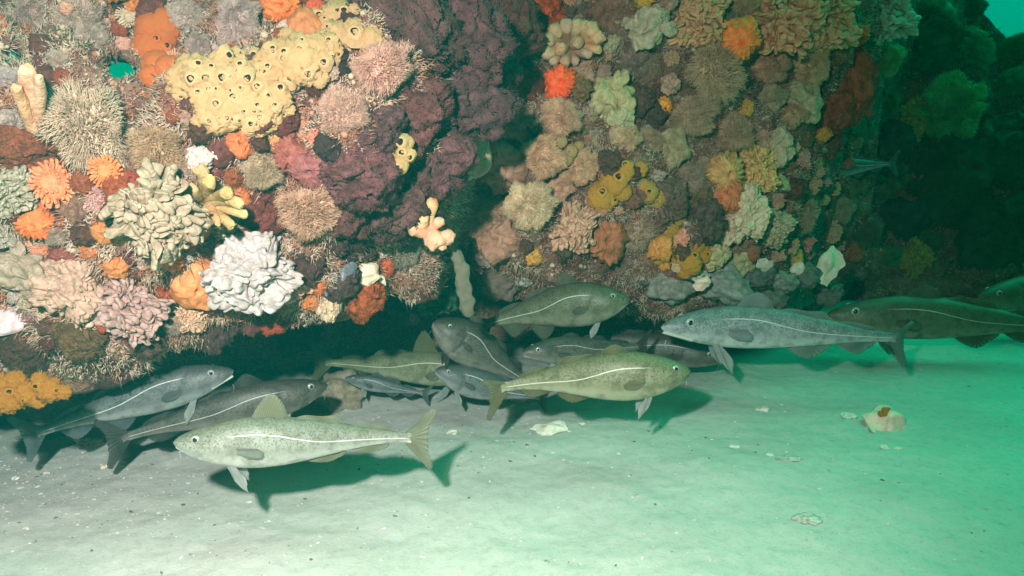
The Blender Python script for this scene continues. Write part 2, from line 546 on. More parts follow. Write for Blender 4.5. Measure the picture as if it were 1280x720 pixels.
M_EYE = plain("eye_silver", (0.34, 0.34, 0.30), 0.25, 0.6)
M_PUPIL, nt, b = new_mat("eye_pupil")
b.inputs["Base Color"].default_value = (0.008, 0.008, 0.012, 1)
b.inputs["Roughness"].default_value = 0.12
M_JAW = plain("jaw_skin", (0.46, 0.47, 0.42), 0.5, 0.3)
SKINS = {
    "pale": (cod_skin("cod_skin_pale", (0.145, 0.155, 0.12), (0.24, 0.25, 0.21), (0.42, 0.42, 0.385), (0.075, 0.07, 0.045), 0.7), fin_skin("cod_fin_pale", (0.26, 0.27, 0.17), (0.36, 0.36, 0.25))),
    "yellow": (cod_skin("cod_skin_yellow", (0.13, 0.13, 0.07), (0.20, 0.20, 0.12), (0.33, 0.32, 0.22), (0.055, 0.048, 0.022), 0.7), fin_skin("cod_fin_yellow", (0.19, 0.18, 0.085), (0.23, 0.22, 0.12))),
    "olive": (cod_skin("cod_skin_olive", (0.075, 0.08, 0.045), (0.12, 0.125, 0.075), (0.22, 0.21, 0.15), (0.03, 0.03, 0.018), 0.8), fin_skin("cod_fin_olive", (0.13, 0.13, 0.08), (0.17, 0.17, 0.11))),
    "silver": (cod_skin("cod_skin_silver", (0.17, 0.18, 0.19), (0.28, 0.29, 0.30), (0.48, 0.47, 0.46), (0.05, 0.055, 0.06), 0.75), fin_skin("cod_fin_silver", (0.26, 0.29, 0.28), (0.38, 0.40, 0.38))),
    "slate": (cod_skin("cod_skin_slate", (0.065, 0.065, 0.07), (0.115, 0.115, 0.12), (0.27, 0.27, 0.27), (0.035, 0.033, 0.033), 0.75), fin_skin("cod_fin_slate", (0.12, 0.13, 0.15), (0.22, 0.24, 0.25))),  # partly a darker fish, partly shade under the ledge put into the colour
    "brown": (cod_skin("cod_skin_brown", (0.06, 0.048, 0.042), (0.095, 0.08, 0.07), (0.20, 0.17, 0.15), (0.02, 0.017, 0.014), 0.8), fin_skin("cod_fin_brown", (0.06, 0.052, 0.048), (0.08, 0.07, 0.065))),  # real brown, darkened further to stand in for shade on these fish
}
PECS = {}
for _k, (_s, _f) in SKINS.items():
    _c = tuple(_s['side'])
    PECS[_k] = fin_skin('cod_pectoral_' + _k, tuple(x * 0.85 for x in _c), _c, 0.2)
M_FINWHITE = fin_skin("cod_fin_white", (0.33, 0.35, 0.33), (0.55, 0.57, 0.55), 0.3)

PU = [0.0, 0.012, 0.03, 0.06, 0.10, 0.15, 0.20, 0.26, 0.32, 0.40, 0.48, 0.56, 0.64, 0.72, 0.80, 0.86, 0.90]
PT = [0.002, 0.014, 0.025, 0.040, 0.056, 0.071, 0.083, 0.092, 0.095, 0.091, 0.081, 0.068, 0.053, 0.038, 0.026, 0.021, 0.022]
PB = [-0.016, -0.028, -0.038, -0.052, -0.067, -0.081, -0.091, -0.098, -0.099, -0.093, -0.081, -0.066, -0.050, -0.035, -0.024, -0.020, -0.022]
PW = [0.006, 0.018, 0.028, 0.041, 0.053, 0.063, 0.067, 0.068, 0.067, 0.062, 0.054, 0.044, 0.034, 0.024, 0.015, 0.009, 0.004]

def smooth_i(u, T):
    return float(np.interp(u, PU, T))

def make_cod(label, head, tail, skin, group="cod gathered under the overgrown wall", bend=(0.0, 0.0), vbend=0.0, fat=1.0, roll=0.0,
             d1=1.0, d2=0.55, white_pelvic=True, tail_lift=0.0, tail_span=1.0, open_mouth=0.0, tailfin_turn=0.0, wide=1.0, pelvic=1.0, low_fins=1.0):
    H, T = Vector(head), Vector(tail)
    L = (T - H).length
    ex = (T - H).normalized()
    up = Vector((0, 0, 1))
    ey = up.cross(ex).normalized()
    ez = ex.cross(ey)
    if roll:
        q = Matrix.Rotation(roll, 3, ex)
        ey, ez = q @ ey, q @ ez
    mid = (H + T) / 2
    M = Matrix(((ex.x, ey.x, ez.x, mid.x), (ex.y, ey.y, ez.y, mid.y), (ex.z, ey.z, ez.z, mid.z), (0, 0, 0, 1)))
    rng = random.Random(sum(ord(ch) for ch in label) + int(L * 1e4))
    b1, b2 = bend
    def deform(P):
        P = np.array(P, float)
        u = P[:, 0].copy()
        y0 = b1 * np.sin(np.pi * u) + b2 * np.sin(2 * np.pi * u)
        dy = b1 * np.pi * np.cos(np.pi * u) + b2 * 2 * np.pi * np.cos(2 * np.pi * u)
        z0 = vbend * np.sin(np.pi * u)
        ca = 1 / np.sqrt(1 + dy * dy)
        sa = dy * ca
        out = np.zeros_like(P)
        out[:, 0] = (u - 0.5) - P[:, 1] * sa
        out[:, 1] = y0 + P[:, 1] * ca
        out[:, 2] = P[:, 2] + z0
        return out * L
    root = empty("cod", M)
    tag(root, label, "cod", group)
    mskin, mfin = SKINS[skin]
    mpec = PECS[skin]
    # body
    nu, nv = 84, 40
    V, al, he = [], [], []
    for i in range(nu):
        u = 0.90 * (i / (nu - 1)) ** 1.12
        t, bt, w = smooth_i(u, PT) * fat, smooth_i(u, PB) * fat, smooth_i(u, PW) * fat * wide
        cz = (t + bt) / 2
        hz = (t - bt) / 2
        for j in range(nv):
            a = 2 * math.pi * j / nv
            ca, sa = math.cos(a), math.sin(a)
            y = w * math.copysign(abs(sa) ** 0.92, sa)
            z = cz + hz * math.copysign(abs(ca) ** 1.0, ca)
            h = ca
            # gill cover edge and cheek
            xg = 0.225 - 0.045 * (h + 0.15) ** 2
            k = 1.0 + 0.10 * max(0, min(1, (xg - u) / 0.10)) if u < xg else 1.0
            if xg < u < xg + 0.028: k = 1.0 - 0.10 * (1 - (u - xg) / 0.028)
            y *= k
            # mouth cleft
            zm = -0.020 * fat - 0.25 * u
            if u < 0.085:
                g = math.exp(-((z - zm) / 0.0045) ** 2)
                y *= 1 - 0.35 * g * (1 - u / 0.09)
            # eye socket
            de = math.hypot((u - 0.085), (z - 0.024 * fat))
            y *= 1 - 0.10 * math.exp(-(de / 0.018) ** 2)
            V.append((u, y, z)); al.append(u / 0.9 * 0.9); he.append(h)
    F = grid_faces(nu, nv, True)
    V.append((-0.006, 0, -0.006)); al.append(0); he.append(0)
    V.append((0.905, 0, 0)); al.append(0.905); he.append(0)
    for j in range(nv):
        F.append((nv * nu, (j + 1) % nv, j))
        F.append((nv * nu + 1, (nu - 1) * nv + j, (nu - 1) * nv + (j + 1) % nv))
    me = body_attr_mesh("cod_body", deform(V), F, {"along": al, "height": he}, (mskin,))
    link("body", me, root)
    # fins: each a thin ribbed leaf between a base line and an outline
    def fin(name, base, outer, mat, nr=22, nh=7, rag=0.03, thick=0.0035, bow=(0, 0, 0), parent=root):
        base = [Vector(p) for p in base]; outer = [Vector(p) for p in outer]
        def pl(pts, t):
            x = t * (len(pts) - 1); i = min(int(x), len(pts) - 2); f = x - i
            if len(pts) > 2:   # catmull-rom
                p0 = pts[max(i - 1, 0)]; p1 = pts[i]; p2 = pts[i + 1]; p3 = pts[min(i + 2, len(pts) - 1)]
                return 0.5 * ((2 * p1) + (p2 - p0) * f + (2 * p0 - 5 * p1 + 4 * p2 - p3) * f * f + (3 * p1 - p0 - 3 * p2 + p3) * f ** 3)
            return pts[i].lerp(pts[i + 1], f)
        P, rf, of = [], [], []
        d0 = (outer[len(outer) // 2] - base[len(base) // 2])
        along = (base[-1] - base[0])
        if along.length < 1e-5: along = outer[-1] - outer[0]
        nrm = along.cross(d0).normalized()
        for side in (1, -1):
            rr = random.Random(7)
            for i in range(nr):
                t = i / (nr - 1)
                a, b_ = pl(base, t), pl(outer, t)
                rg = 1 - rag * rr.random() - (rag if i % 2 else 0)
                for j in range(nh):
                    s = j / (nh - 1)
                    p = a.lerp(a + (b_ - a) * rg, s)
                    p = p + Vector(bow) * (s * s)
                    th = thick * (1 - s) * 0.5 + 0.0004 + 0.0007 * (1 if i % 2 else 0)
                    if i in (0, nr - 1): th *= 0.2
                    p = p + nrm * th * side + nrm * 0.004 * math.sin(t * 9 + s * 3)
                    P.append(p[:]); rf.append(t); of.append(s)
        F1 = grid_faces(nr, nh)
        k = nr * nh
        F2 = [tuple(reversed([i + k for i in q])) for q in F1]
        rim = [i * nh + (nh - 1) for i in range(nr)]
        F3 = [(rim[i], rim[i] + k, rim[i + 1] + k, rim[i + 1]) for i in range(nr - 1)]
        me = body_attr_mesh("cod_" + name, deform(P), F1 + F2 + F3, {"rayfrac": rf, "outfrac": of}, (mat,))
        return link(name, me, parent)
    def topz(u): return smooth_i(u, PT) * fat
    def botz(u): return smooth_i(u, PB) * fat
    def baseline(u0, u1, fn, n=6, off=0.0):
        return [(u0 + (u1 - u0) * i / (n - 1), 0, fn(u0 + (u1 - u0) * i / (n - 1)) + off) for i in range(n)]
    z = topz(0.36)
    fin("dorsal_fin", baseline(0.27, 0.40, topz, off=-0.004), [(0.275, 0, z + 0.004), (0.305, 0, z + 0.060 * d1), (0.345, 0, z + 0.098 * d1), (0.385, 0, z + 0.062 * d1), (0.405, 0, z + 0.018), (0.41, 0, topz(0.41))], mfin)
    z = topz(0.5)
    fin("dorsal_fin", baseline(0.43, 0.61, topz, off=-0.004), [(0.435, 0, topz(0.43)), (0.475, 0, z + 0.040 * d2), (0.53, 0, z + 0.030 * d2), (0.59, 0, z + 0.012), (0.63, 0, topz(0.63))], mfin)
    z = topz(0.7)
    fin("dorsal_fin", baseline(0.65, 0.78, topz, off=-0.003), [(0.652, 0, topz(0.65)), (0.69, 0, z + 0.036 * d2), (0.75, 0, z + 0.024 * d2), (0.80, 0, z - 0.002), (0.815, 0, topz(0.81))], mfin)
    z = botz(0.5)
    lf = low_fins
    fin("anal_fin", baseline(0.47, 0.62, botz, off=0.004), [(0.475, 0, botz(0.47)), (0.52, 0, z - 0.030 * lf), (0.575, 0, z - 0.040 * lf), (0.63, 0, z + 0.006), (0.64, 0, botz(0.64))], mfin if skin != "pale" else SKINS["pale"][1], bow=(0, 0, 0))
    z = botz(0.68)
    fin("anal_fin", baseline(0.65, 0.78, botz, off=0.003), [(0.652, 0, botz(0.65)), (0.70, 0, z - 0.028 * lf), (0.755, 0, z - 0.036 * lf), (0.80, 0, z), (0.81, 0, botz(0.81))], mfin)
    sp = 0.125 * tail_span
    fin("tail_fin", [(0.865, 0, -0.019), (0.885, 0, -0.010), (0.89, 0, 0.010), (0.865, 0, 0.019)],
        [(0.975, 0, -sp + tail_lift), (0.992, 0, -sp * 0.86 + tail_lift), (0.968, 0, -sp * 0.35 + tail_lift * .6), (0.965, 0, sp * 0.35 + tail_lift * .6), (0.992, 0, sp * 0.86 + tail_lift), (0.975, 0, sp + tail_lift)], mfin, nr=34, nh=9, bow=(0, tailfin_turn, 0))
    for s in (1, -1):
        w = smooth_i(0.235, PW) * fat * wide
        fin("pectoral_fin", [(0.228, s * w * 0.97, 0.006), (0.232, s * w * 0.97, -0.022)],
            [(0.300, s * (w + 0.006), 0.002), (0.325, s * (w + 0.010), -0.018), (0.312, s * (w + 0.012), -0.038), (0.268, s * (w + 0.008), -0.040)], mpec, nr=14, nh=6, thick=0.003)
        pz = botz(0.2)
        pm = M_FINWHITE if white_pelvic else mfin
        fin("pelvic_fin", [(0.190, s * 0.022, pz + 0.010), (0.222, s * 0.026, pz + 0.008)],
            [(0.225, s * 0.036, pz - 0.052 * pelvic), (0.262, s * 0.05, pz - 0.085 * pelvic), (0.275, s * 0.052, pz - 0.092 * pelvic), (0.268, s * 0.045, pz - 0.04 * pelvic)], pm, nr=10, nh=6, thick=0.004, rag=0.06)
        # eye with pupil
        eu, ez_ = 0.086, 0.024 * fat
        ew = smooth_i(eu, PW) * fat * wide
        iv, if_ = icosphere(3)
        E = iv * np.array([0.0165, 0.0085, 0.0155]) + np.array([eu, s * (ew * 0.86), ez_])
        eye = link("eye", make_mesh("cod_eye", deform(E), if_, (M_EYE,)), root)
        E2 = iv * np.array([0.0098, 0.0062, 0.0105]) + np.array([eu - 0.001, s * (ew * 0.86 + 0.0038), ez_])
        link("pupil", make_mesh("cod_pupil", deform(E2), if_, (M_PUPIL,)), eye)
    # lower jaw, pale lips, chin barbel
    mb = MB()
    pts = []
    nj = 12
    Vj = []
    for i in range(nj):
        t = i / (nj - 1)
        u = 0.008 + 0.10 * t
        zz = -0.020 * fat - 0.27 * u - open_mouth * 0.010 * (1 - t)
        w = (smooth_i(u, PW) * fat * wide * 0.88 + 0.001) * (0.60 + 0.36 * t)
        th = 0.009 * fat * (0.7 + 0.9 * t)
        for j in range(14):
            a = 2 * math.pi * j / 14
            Vj.append((u, w * math.sin(a), zz + th * math.cos(a)))
    Fj = grid_faces(nj, 14, True)
    Vj.append((0.003, 0, Vj[0][2] - 0.008)); Vj.append((0.12, 0, Vj[-1][2] - 0.01))
    for j in range(14):
        Fj.append((nj * 14, (j + 1) % 14, j)); Fj.append((nj * 14 + 1, (nj - 1) * 14 + j, (nj - 1) * 14 + (j + 1) % 14))
    pale = open_mouth > 0.65
    link("lower_jaw", body_attr_mesh("cod_jaw", deform(Vj), Fj, {"along": [0.05] * len(Vj), "height": [-0.9] * len(Vj)}, (M_JAW if pale else mskin,)), root)
    mb = MB()
    zb = -0.040 * fat - open_mouth * 0.03
    tube(mb, [(0.022, 0, zb), (0.020, 0.002, zb - 0.014), (0.024, 0.004, zb - 0.028), (0.032, 0.004, zb - 0.036)], [0.0022, 0.0016, 0.001, 0.0005], 6)
    link("barbel", body_attr_mesh("cod_barbel", deform(mb.verts()), mb.f, {"along": [0.05] * mb.n, "height": [-0.6] * mb.n}, (mskin,)), root)
    return root

make_cod("pale spotted cod with a tall dorsal fin, hovering in front of all the others", at(218, 551, 1.66), at(547, 549, 1.80), "pale", bend=(0.0, -0.02), vbend=0.004, fat=1.04, tail_span=1.1, low_fins=0.55, d2=0.45)
make_cod("yellow olive cod hovering over its dark shadow, facing away from the pale spotted cod", at(862, 462, 2.13), at(601, 490, 2.16), "yellow", bend=(0.015, 0.03), vbend=0.022, fat=1.22, d1=0.45, tail_span=0.85, tail_lift=-0.05, low_fins=0.7)
make_cod("silver grey cod with white lips and open mouth, facing the yellow olive cod's head", at(828, 407, 2.56), at(1150, 424, 2.72), "silver", bend=(0.0, 0.02), vbend=0.010, fat=0.80, tail_lift=-0.03, open_mouth=0.7, tail_span=0.75, d1=0.55, d2=0.35, tailfin_turn=0.03)
make_cod("dark olive cod hovering above the yellow olive one, close under the stones", at(786, 372, 2.50), at(588, 412, 2.62), "olive", bend=(-0.02, 0.02), vbend=0.03, fat=1.42, d1=0.8, low_fins=2.0, tail_lift=-0.04)
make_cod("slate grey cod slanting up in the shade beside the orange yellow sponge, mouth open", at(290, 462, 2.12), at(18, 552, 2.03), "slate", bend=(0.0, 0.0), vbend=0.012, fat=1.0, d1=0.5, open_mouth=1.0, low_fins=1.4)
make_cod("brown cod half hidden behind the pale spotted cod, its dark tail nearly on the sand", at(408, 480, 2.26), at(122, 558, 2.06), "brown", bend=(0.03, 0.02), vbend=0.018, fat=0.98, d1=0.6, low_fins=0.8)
make_cod("grey green cod in the undercut, its head hidden behind the short slanted brown cod", at(612, 464, 2.72), at(385, 452, 2.84), "yellow", bend=(0.0, 0.0), vbend=0.0, fat=0.95, d1=1.2)
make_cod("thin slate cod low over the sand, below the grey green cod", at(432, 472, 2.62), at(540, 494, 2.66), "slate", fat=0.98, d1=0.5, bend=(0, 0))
make_cod("short slanted brown grey cod under the hanging stalk, above the yellow olive cod's tail", at(543, 402, 2.46), at(672, 486, 2.62), "brown", fat=1.7, wide=1.1, d1=0.3, white_pelvic=False, bend=(0.03, 0))
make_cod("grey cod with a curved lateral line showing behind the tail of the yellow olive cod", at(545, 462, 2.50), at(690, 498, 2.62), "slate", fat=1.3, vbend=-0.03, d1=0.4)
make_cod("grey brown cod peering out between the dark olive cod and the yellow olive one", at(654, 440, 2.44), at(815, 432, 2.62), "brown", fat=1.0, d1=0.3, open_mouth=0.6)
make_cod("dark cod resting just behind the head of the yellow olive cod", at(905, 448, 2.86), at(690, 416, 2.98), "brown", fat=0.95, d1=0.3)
make_cod("long olive cod behind the silver grey one's tail, its body cut off by the frame", at(1035, 392, 3.15), at(1375, 414, 3.1), "olive", fat=0.86, d1=0.5, vbend=0.01)
make_cod("blurred green cod farthest out over the sand, high at the frame edge", at(1222, 372, 3.5), at(1440, 352, 3.6), "olive", fat=1.0, d1=1.0)
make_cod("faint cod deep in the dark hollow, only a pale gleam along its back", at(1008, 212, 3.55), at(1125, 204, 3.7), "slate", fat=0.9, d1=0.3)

# ------------------------------------------------------------------ reef animals: unit-size meshes, +Z points away from the wall
RNG = random.Random(11)
def warp(me, seed, a=0.16, b=0.06):
    """no two living crowns are regular: push the whole shape about with slow noise"""
    n = len(me.vertices)
    co = np.empty(n * 3); me.vertices.foreach_get("co", co); co = co.reshape(-1, 3)
    for i in range(n):
        p = Vector(co[i])
        v1 = noise.noise_vector(p * 1.25 + Vector((seed * 5.3, 1, 2)))
        v2 = noise.noise_vector(p * 3.6 + Vector((seed * 2.3, 9, 2)))
        co[i] += np.array(v1[:]) * a + np.array(v2[:]) * b
    me.vertices.foreach_set("co", co.ravel()); me.update()
    return me
def cloud_mesh(seed, n1=26, n2=190, a1=0.30, a2=0.15, flatz=0.8):
    """puffed crown of a plump anemone: folds over folds, like a cloud"""
    rng = random.Random(seed)
    iv, if_ = icosphere(6)
    D = iv / np.linalg.norm(iv, axis=1)[:, None]
    out = np.zeros(len(D))
    for n, a, jit in ((n1, a1, 0.22), (n2, a2, 0.09)):
        P = np.array([p + np.array([rng.gauss(0, jit) for _ in range(3)]) for p in sphere_points(n, -0.9, rng)])
        P /= np.linalg.norm(P, axis=1)[:, None]
        amp = np.array([rng.uniform(0.6, 1.25) for _ in range(n)])
        dots = D @ P.T
        ang = np.arccos(np.clip(dots, -1, 1))
        j = ang.argmin(1)
        d = ang.min(1)
        rr = 2.15 / math.sqrt(n)
        out += a * amp[j] * np.sqrt(np.clip(1 - (d / rr) ** 2, 0, 1))
    k = 0.62 + out
    V = D * k[:, None]
    V[:, 2] = np.where(V[:, 2] < -0.35, -0.35 + (V[:, 2] + 0.35) * 0.3, V[:, 2]) * flatz
    me = make_mesh("lobed_crown", V, [tuple(f) for f in if_], (M_SOFT,))
    return me
def sphere_points(n, zmin, rng):
    P = []
    g = math.pi * (3 - math.sqrt(5))
    for i in range(n):
        z = 1 - (1 - zmin) * (i + 0.5) / n
        r = math.sqrt(max(0, 1 - z * z))
        a = g * i + rng.uniform(-0.15, 0.15)
        P.append(np.array([r * math.cos(a), r * math.sin(a), z]))
    return P

def column_mesh(name, r=0.45, h=1.0, mat=None, seed=0, lean=(0, 0)):
    """trunk of an anemone reaching back into the wall"""
    rng = random.Random(seed)
    nu, nv = 10, 20
    V = []
    for i in range(nu):
        t = i / (nu - 1)
        z = -h * t + 0.15
        rr = r * (0.85 + 0.55 * t ** 1.8 + 0.05 * math.sin(t * 20))
        for j in range(nv):
            a = 2 * math.pi * j / nv
            q = rr * (1 + 0.05 * math.sin(a * 5 + seed) + 0.03 * math.sin(a * 9 + t * 4))
            V.append((q * math.cos(a) + lean[0] * t, q * math.sin(a) + lean[1] * t, z))
    return make_mesh(name, np.array(V), grid_faces(nu, nv, True), (mat or M_COL,))

def plumose_mesh(seed, n=1500, ln=0.30, thick=0.012, lobes=5, soft=0.16):
    """feathery crown: a lobed dome thick with short fine tentacles"""
    rng = random.Random(seed)
    ph = [rng.uniform(0, 6.28) for _ in range(4)]
    def rad(d):
        a = math.atan2(d[1], d[0])
        s = math.sqrt(max(0, 1 - d[2] ** 2))
        return 1 + soft * s * math.sin(lobes * a + ph[0]) + soft * 0.6 * s * math.sin((lobes + 3) * a + ph[1]) + 0.10 * noise.noise(Vector(d) * 2.3 + Vector((seed, 0, 0)))
    mb = MB()
    iv, if_ = icosphere(4)
    core = []
    for v in iv:
        k = rad(v) * 0.70
        core.append((v[0] * k, v[1] * k, (v[2] if v[2] > -0.4 else -0.4) * k * 0.62))
    mb.add(core, if_)
    P = sphere_points(n, -0.42, rng)
    for d in P:
        d = d + np.array([rng.gauss(0, .04), rng.gauss(0, .04), rng.gauss(0, .04)])
        d /= np.linalg.norm(d)
        k = rad(d)
        l = ln * rng.uniform(0.7, 1.25)
        base = np.array([d[0], d[1], d[2] * 0.66]) * k * 0.66
        dirv = np.array([d[0], d[1], d[2] * 1.1 + 0.1]) + np.array([rng.gauss(0, .22) for _ in range(3)])
        dirv /= np.linalg.norm(dirv)
        bendv = np.array([rng.gauss(0, .3) for _ in range(3)])
        p1 = base + dirv * l * 0.55
        p2 = base + (dirv + bendv * 0.5) / np.linalg.norm(dirv + bendv * 0.5) * l
        X, Y, _ = frame_from_axis(dirv, rng.uniform(0, 6))
        V = []
        for p, r in ((base, thick * 1.3), (p1, thick), (p2, thick * 0.62)):
            for j in range(3):
                a = 2.094 * j
                V.append(p + r * (X * math.cos(a) + Y * math.sin(a)))
        mb.add(V, grid_faces(3, 3, True) + [(6, 7, 8)])
    return mb.mesh("tentacle_crown", (M_TENT,))

def ruffled_mesh(seed, n=120, lobe_r=0.12, lobe_l=0.42, flatz=0.8, zmin=-0.25, jitter=0.12, flat=1.0):
    """crown of blunt plump lobes packed like a cauliflower"""
    rng = random.Random(seed)
    mb = MB()
    iv, if_ = icosphere(3)
    mb.add([(v[0] * 0.72, v[1] * 0.72, max(v[2], -0.5) * 0.72 * flatz) for v in iv], if_)
    ph = rng.uniform(0, 6)
    for d in sphere_points(n, zmin, rng):
        a = math.atan2(d[1], d[0])
        s = math.hypot(d[0], d[1])
        k = 1 + 0.13 * s * math.sin(4 * a + ph) + rng.uniform(-jitter, jitter)
        dd = np.array([d[0], d[1], d[2] * flatz])
        base = dd * 0.55
        l = (k * np.linalg.norm(dd)) - 0.55 * np.linalg.norm(dd)
        ax = d + np.array([rng.gauss(0, .10) for _ in range(3)])
        capsule(mb, base, ax, max(l, lobe_r * 1.3), lobe_r * 0.7, lobe_r * rng.uniform(0.8, 1.25), 8, 4, flat, rng.uniform(0, 3))
    return mb.mesh("lobed_crown", (M_SOFT,))

def closed_mesh(seed, folds=14, depth=0.07, hole=0.16, squash=0.8):
    """contracted anemone: fleshy dome with folds running into a puckered mouth"""
    rng = random.Random(seed)
    nu, nv = 34, 84
    V = []
    for i in range(nu):
        t = i / (nu - 1)
        a = t * 2.25
        r = math.sin(a) ** 0.9 if a < math.pi / 2 else math.sin(a)
        z = math.cos(a) * squash
        dip = math.exp(-((r / hole) ** 2)) if a < 1 else 0
        z -= 0.30 * dip
        for j in range(nv):
            b = 2 * math.pi * j / nv
            f = 1 + depth * (0.3 + r) * math.sin(folds * b + 1.5 * math.sin(b * 3 + seed)) * math.exp(-(t * 1.1) ** 2) + 0.04 * math.sin(2 * b + seed) + 0.03 * math.sin(5 * b + t * 4 + seed)
            V.append((r * f * math.cos(b), r * f * math.sin(b), z * (0.6 + 0.4 * f)))
    return make_mesh("closed_body", np.array(V), grid_faces(nu, nv, True), (M_SOFT,))

def petal_mesh(seed, n=34, wide=0.16):
    """half-open anemone: radial petals round a flat middle"""
    rng = random.Random(seed)
    mb = MB()
    iv, if_ = icosphere(3)
    mb.add([(v[0] * 0.62, v[1] * 0.62, max(v[2], -0.6) * 0.42 + 0.08) for v in iv], if_)
    for ring, (k, el, l, w) in enumerate(((n, 0.12, 1.0, wide), (n - 8, 0.45, 0.82, wide * 0.85), (n // 2, 0.9, 0.62, wide * 0.7))):
        for i in range(k):
            a = 2 * math.pi * (i + 0.5 * ring) / k + rng.uniform(-.05, .05)
            d = np.array([math.cos(a) * math.cos(el), math.sin(a) * math.cos(el), math.sin(el)])
            capsule(mb, d * 0.22, d + np.array([0, 0, rng.uniform(-.1, .15)]), l * rng.uniform(0.68, 0.82), w * 0.5, w * rng.uniform(0.45, 0.6), 7, 3)
    return mb.mesh("petal_crown", (M_SOFT,))

def turf_mesh(seed, n=1500, lump=0.22):
    """bushy knobbly clump of fine branching growth"""
    rng = random.Random(seed)
    iv, if_ = icosphere(5)
    V = []
    off = Vector((seed * 3.1, 0, 0))
    mb = MB()
    def rad(v):
        p = Vector(v)
        q = noise.voronoi(p * 2.4 + off, distance_metric='DISTANCE', exponent=2.5)[0][0]
        q2 = noise.voronoi(p * 6.5 + off, distance_metric='DISTANCE', exponent=2.5)[0][0]
        return 1 + lump * (0.6 - q) + lump * 0.55 * (0.5 - q2) + 0.04 * noise.noise(p * 16)
    for v in iv:
        V.append(v * rad(v) * 0.94)
    mb.add(V, if_)
    for d in sphere_points(n, -0.5, rng):
        d = d + np.array([rng.gauss(0, .03) for _ in range(3)]); d /= np.linalg.norm(d)
        k = rad(d) * 0.93
        dv = d + np.array([rng.gauss(0, .5) for _ in range(3)]); dv /= np.linalg.norm(dv)
        X, Y, _ = frame_from_axis(dv, rng.uniform(0, 6))
        l = rng.uniform(0.02, 0.06)
        base = d * k
        W = [base + 0.012 * (X * math.cos(2.094 * j) + Y * math.sin(2.094 * j)) for j in range(3)] + [base + dv * l + 0.009 * (X * math.cos(2.094 * j) + Y * math.sin(2.094 * j)) for j in range(3)]
        mb.add(W, grid_faces(2, 3, True) + [(3, 4, 5)])
    return mb.mesh("clump_body", (M_TURF,))

def sponge_body_mesh(seed, blobs, rough=0.10):
    """low rounded mass from overlapping knobs; blobs = [(x, y, z, r)]"""
    mb = MB()
    iv, if_ = icosphere(4)
    off = Vector((seed * 1.7, 2, 5))
    for x, y, z, r in blobs:
        V = []
        for v in iv:
            p = Vector(v) * 1.0
            q = noise.voronoi(p * 3.0 + off + Vector((x, y, z)) * 3, distance_metric='DISTANCE', exponent=2.5)[0][0]
            k = 1 + rough * 1.6 * (0.5 - q) + rough * 0.8 * noise.noise(p * 7 + off)
            V.append((x + v[0] * r * k, y + v[1] * r * k, z + v[2] * r * k * 0.85))
        mb.add(V, if_)
    return mb.mesh("sponge_body", (M_SPONGE,))
def chimney_mesh(seed, h=1.0, rim=0.68, hole=0.44, mat=None):
    """raised sponge opening: thick-walled little chimney"""
    rng = random.Random(seed)
    prof = [(1.35, -0.5), (1.12, 0.0), (0.92, 0.4 * h), (0.80, 0.75 * h), (rim, 0.98 * h), ((rim + hole) / 2, 1.03 * h), (hole, 0.95 * h), (hole * 0.9, 0.6 * h), (hole * 0.85, 0.35 * h), (0.01, 0.3 * h)]
    nv = 18
    V = []
    for i, (r, z) in enumerate(prof):
        for j in range(nv):
            a = 2 * math.pi * j / nv
            q = r * (1 + 0.06 * math.sin(3 * a + seed) + 0.03 * rng.uniform(-1, 1))
            V.append((q * math.cos(a), q * math.sin(a), z))
    F = grid_faces(len(prof), nv, True)
    me = make_mesh("osculum", np.array(V), F, (mat or M_SPONGE, M_HOLE_SHADE))
    k = len(F)
    idx = [0] * k
    for i in range(5 * nv + nv, k): idx[i] = 1  # inner faces take the painted shade
    me.polygons.foreach_set("material_index", idx)
    # floor of the hole
    return me

PROTO = {}
for s in range(4): PROTO["plume", s] = warp(plumose_mesh(20 + s, 2800, 0.30, 0.0085, lobes=3 + s), s, 0.22, 0.07)
for s in range(3): PROTO["spiky", s] = warp(plumose_mesh(40 + s, 1300, 0.42, 0.011, lobes=4 + s, soft=0.12), s + 9, 0.25, 0.10)
for s in range(4): PROTO["fuzz", s] = warp(plumose_mesh(60 + s, 4200, 0.20, 0.0075, lobes=4 + s, soft=0.13), s + 4, 0.28, 0.12)
for s in range(4): PROTO["ruffle", s] = warp(ruffled_mesh(s, 330, 0.068, flatz=0.75, jitter=0.16, flat=1.5), s + 1, 0.28, 0.13)
for s in range(2): PROTO["cauli", s] = warp(cloud_mesh(30 + s, 34, 420, 0.26, 0.16), s + 2, 0.22, 0.08)
PROTO["cauli", 2] = warp(ruffled_mesh(33, 330, 0.078, flatz=0.8, jitter=0.2, flat=1.3), 7, 0.28, 0.12)
for s in range(3): PROTO["knob", s] = warp(cloud_mesh(70 + s, 14, 90, 0.4, 0.14), s + 5, 0.30, 0.10)
for s in range(4): PROTO["closed", s] = warp(closed_mesh(s + 1, 11 + 3 * s, 0.05 + 0.015 * s), s + 2, 0.28, 0.10)
for s in range(2): PROTO["smooth", s] = warp(closed_mesh(s + 9, 9, 0.018, hole=0.09, squash=0.85), s, 0.2, 0.05)
for s in range(3): PROTO["petal", s] = warp(petal_mesh(s + 3, 26 + 5 * s), s + 3, 0.22, 0.08)
for s in range(5): PROTO["turf", s] = warp(turf_mesh(s + 2, 6500, 0.34), s + 1, 0.36, 0.15)
for s in range(3): PROTO["chim", s] = warp(chimney_mesh(s, 1.0), s, 0.15, 0.05)
for s in range(3): PROTO["colm", s] = column_mesh("anemone_column", 0.5, 1.1, seed=s)
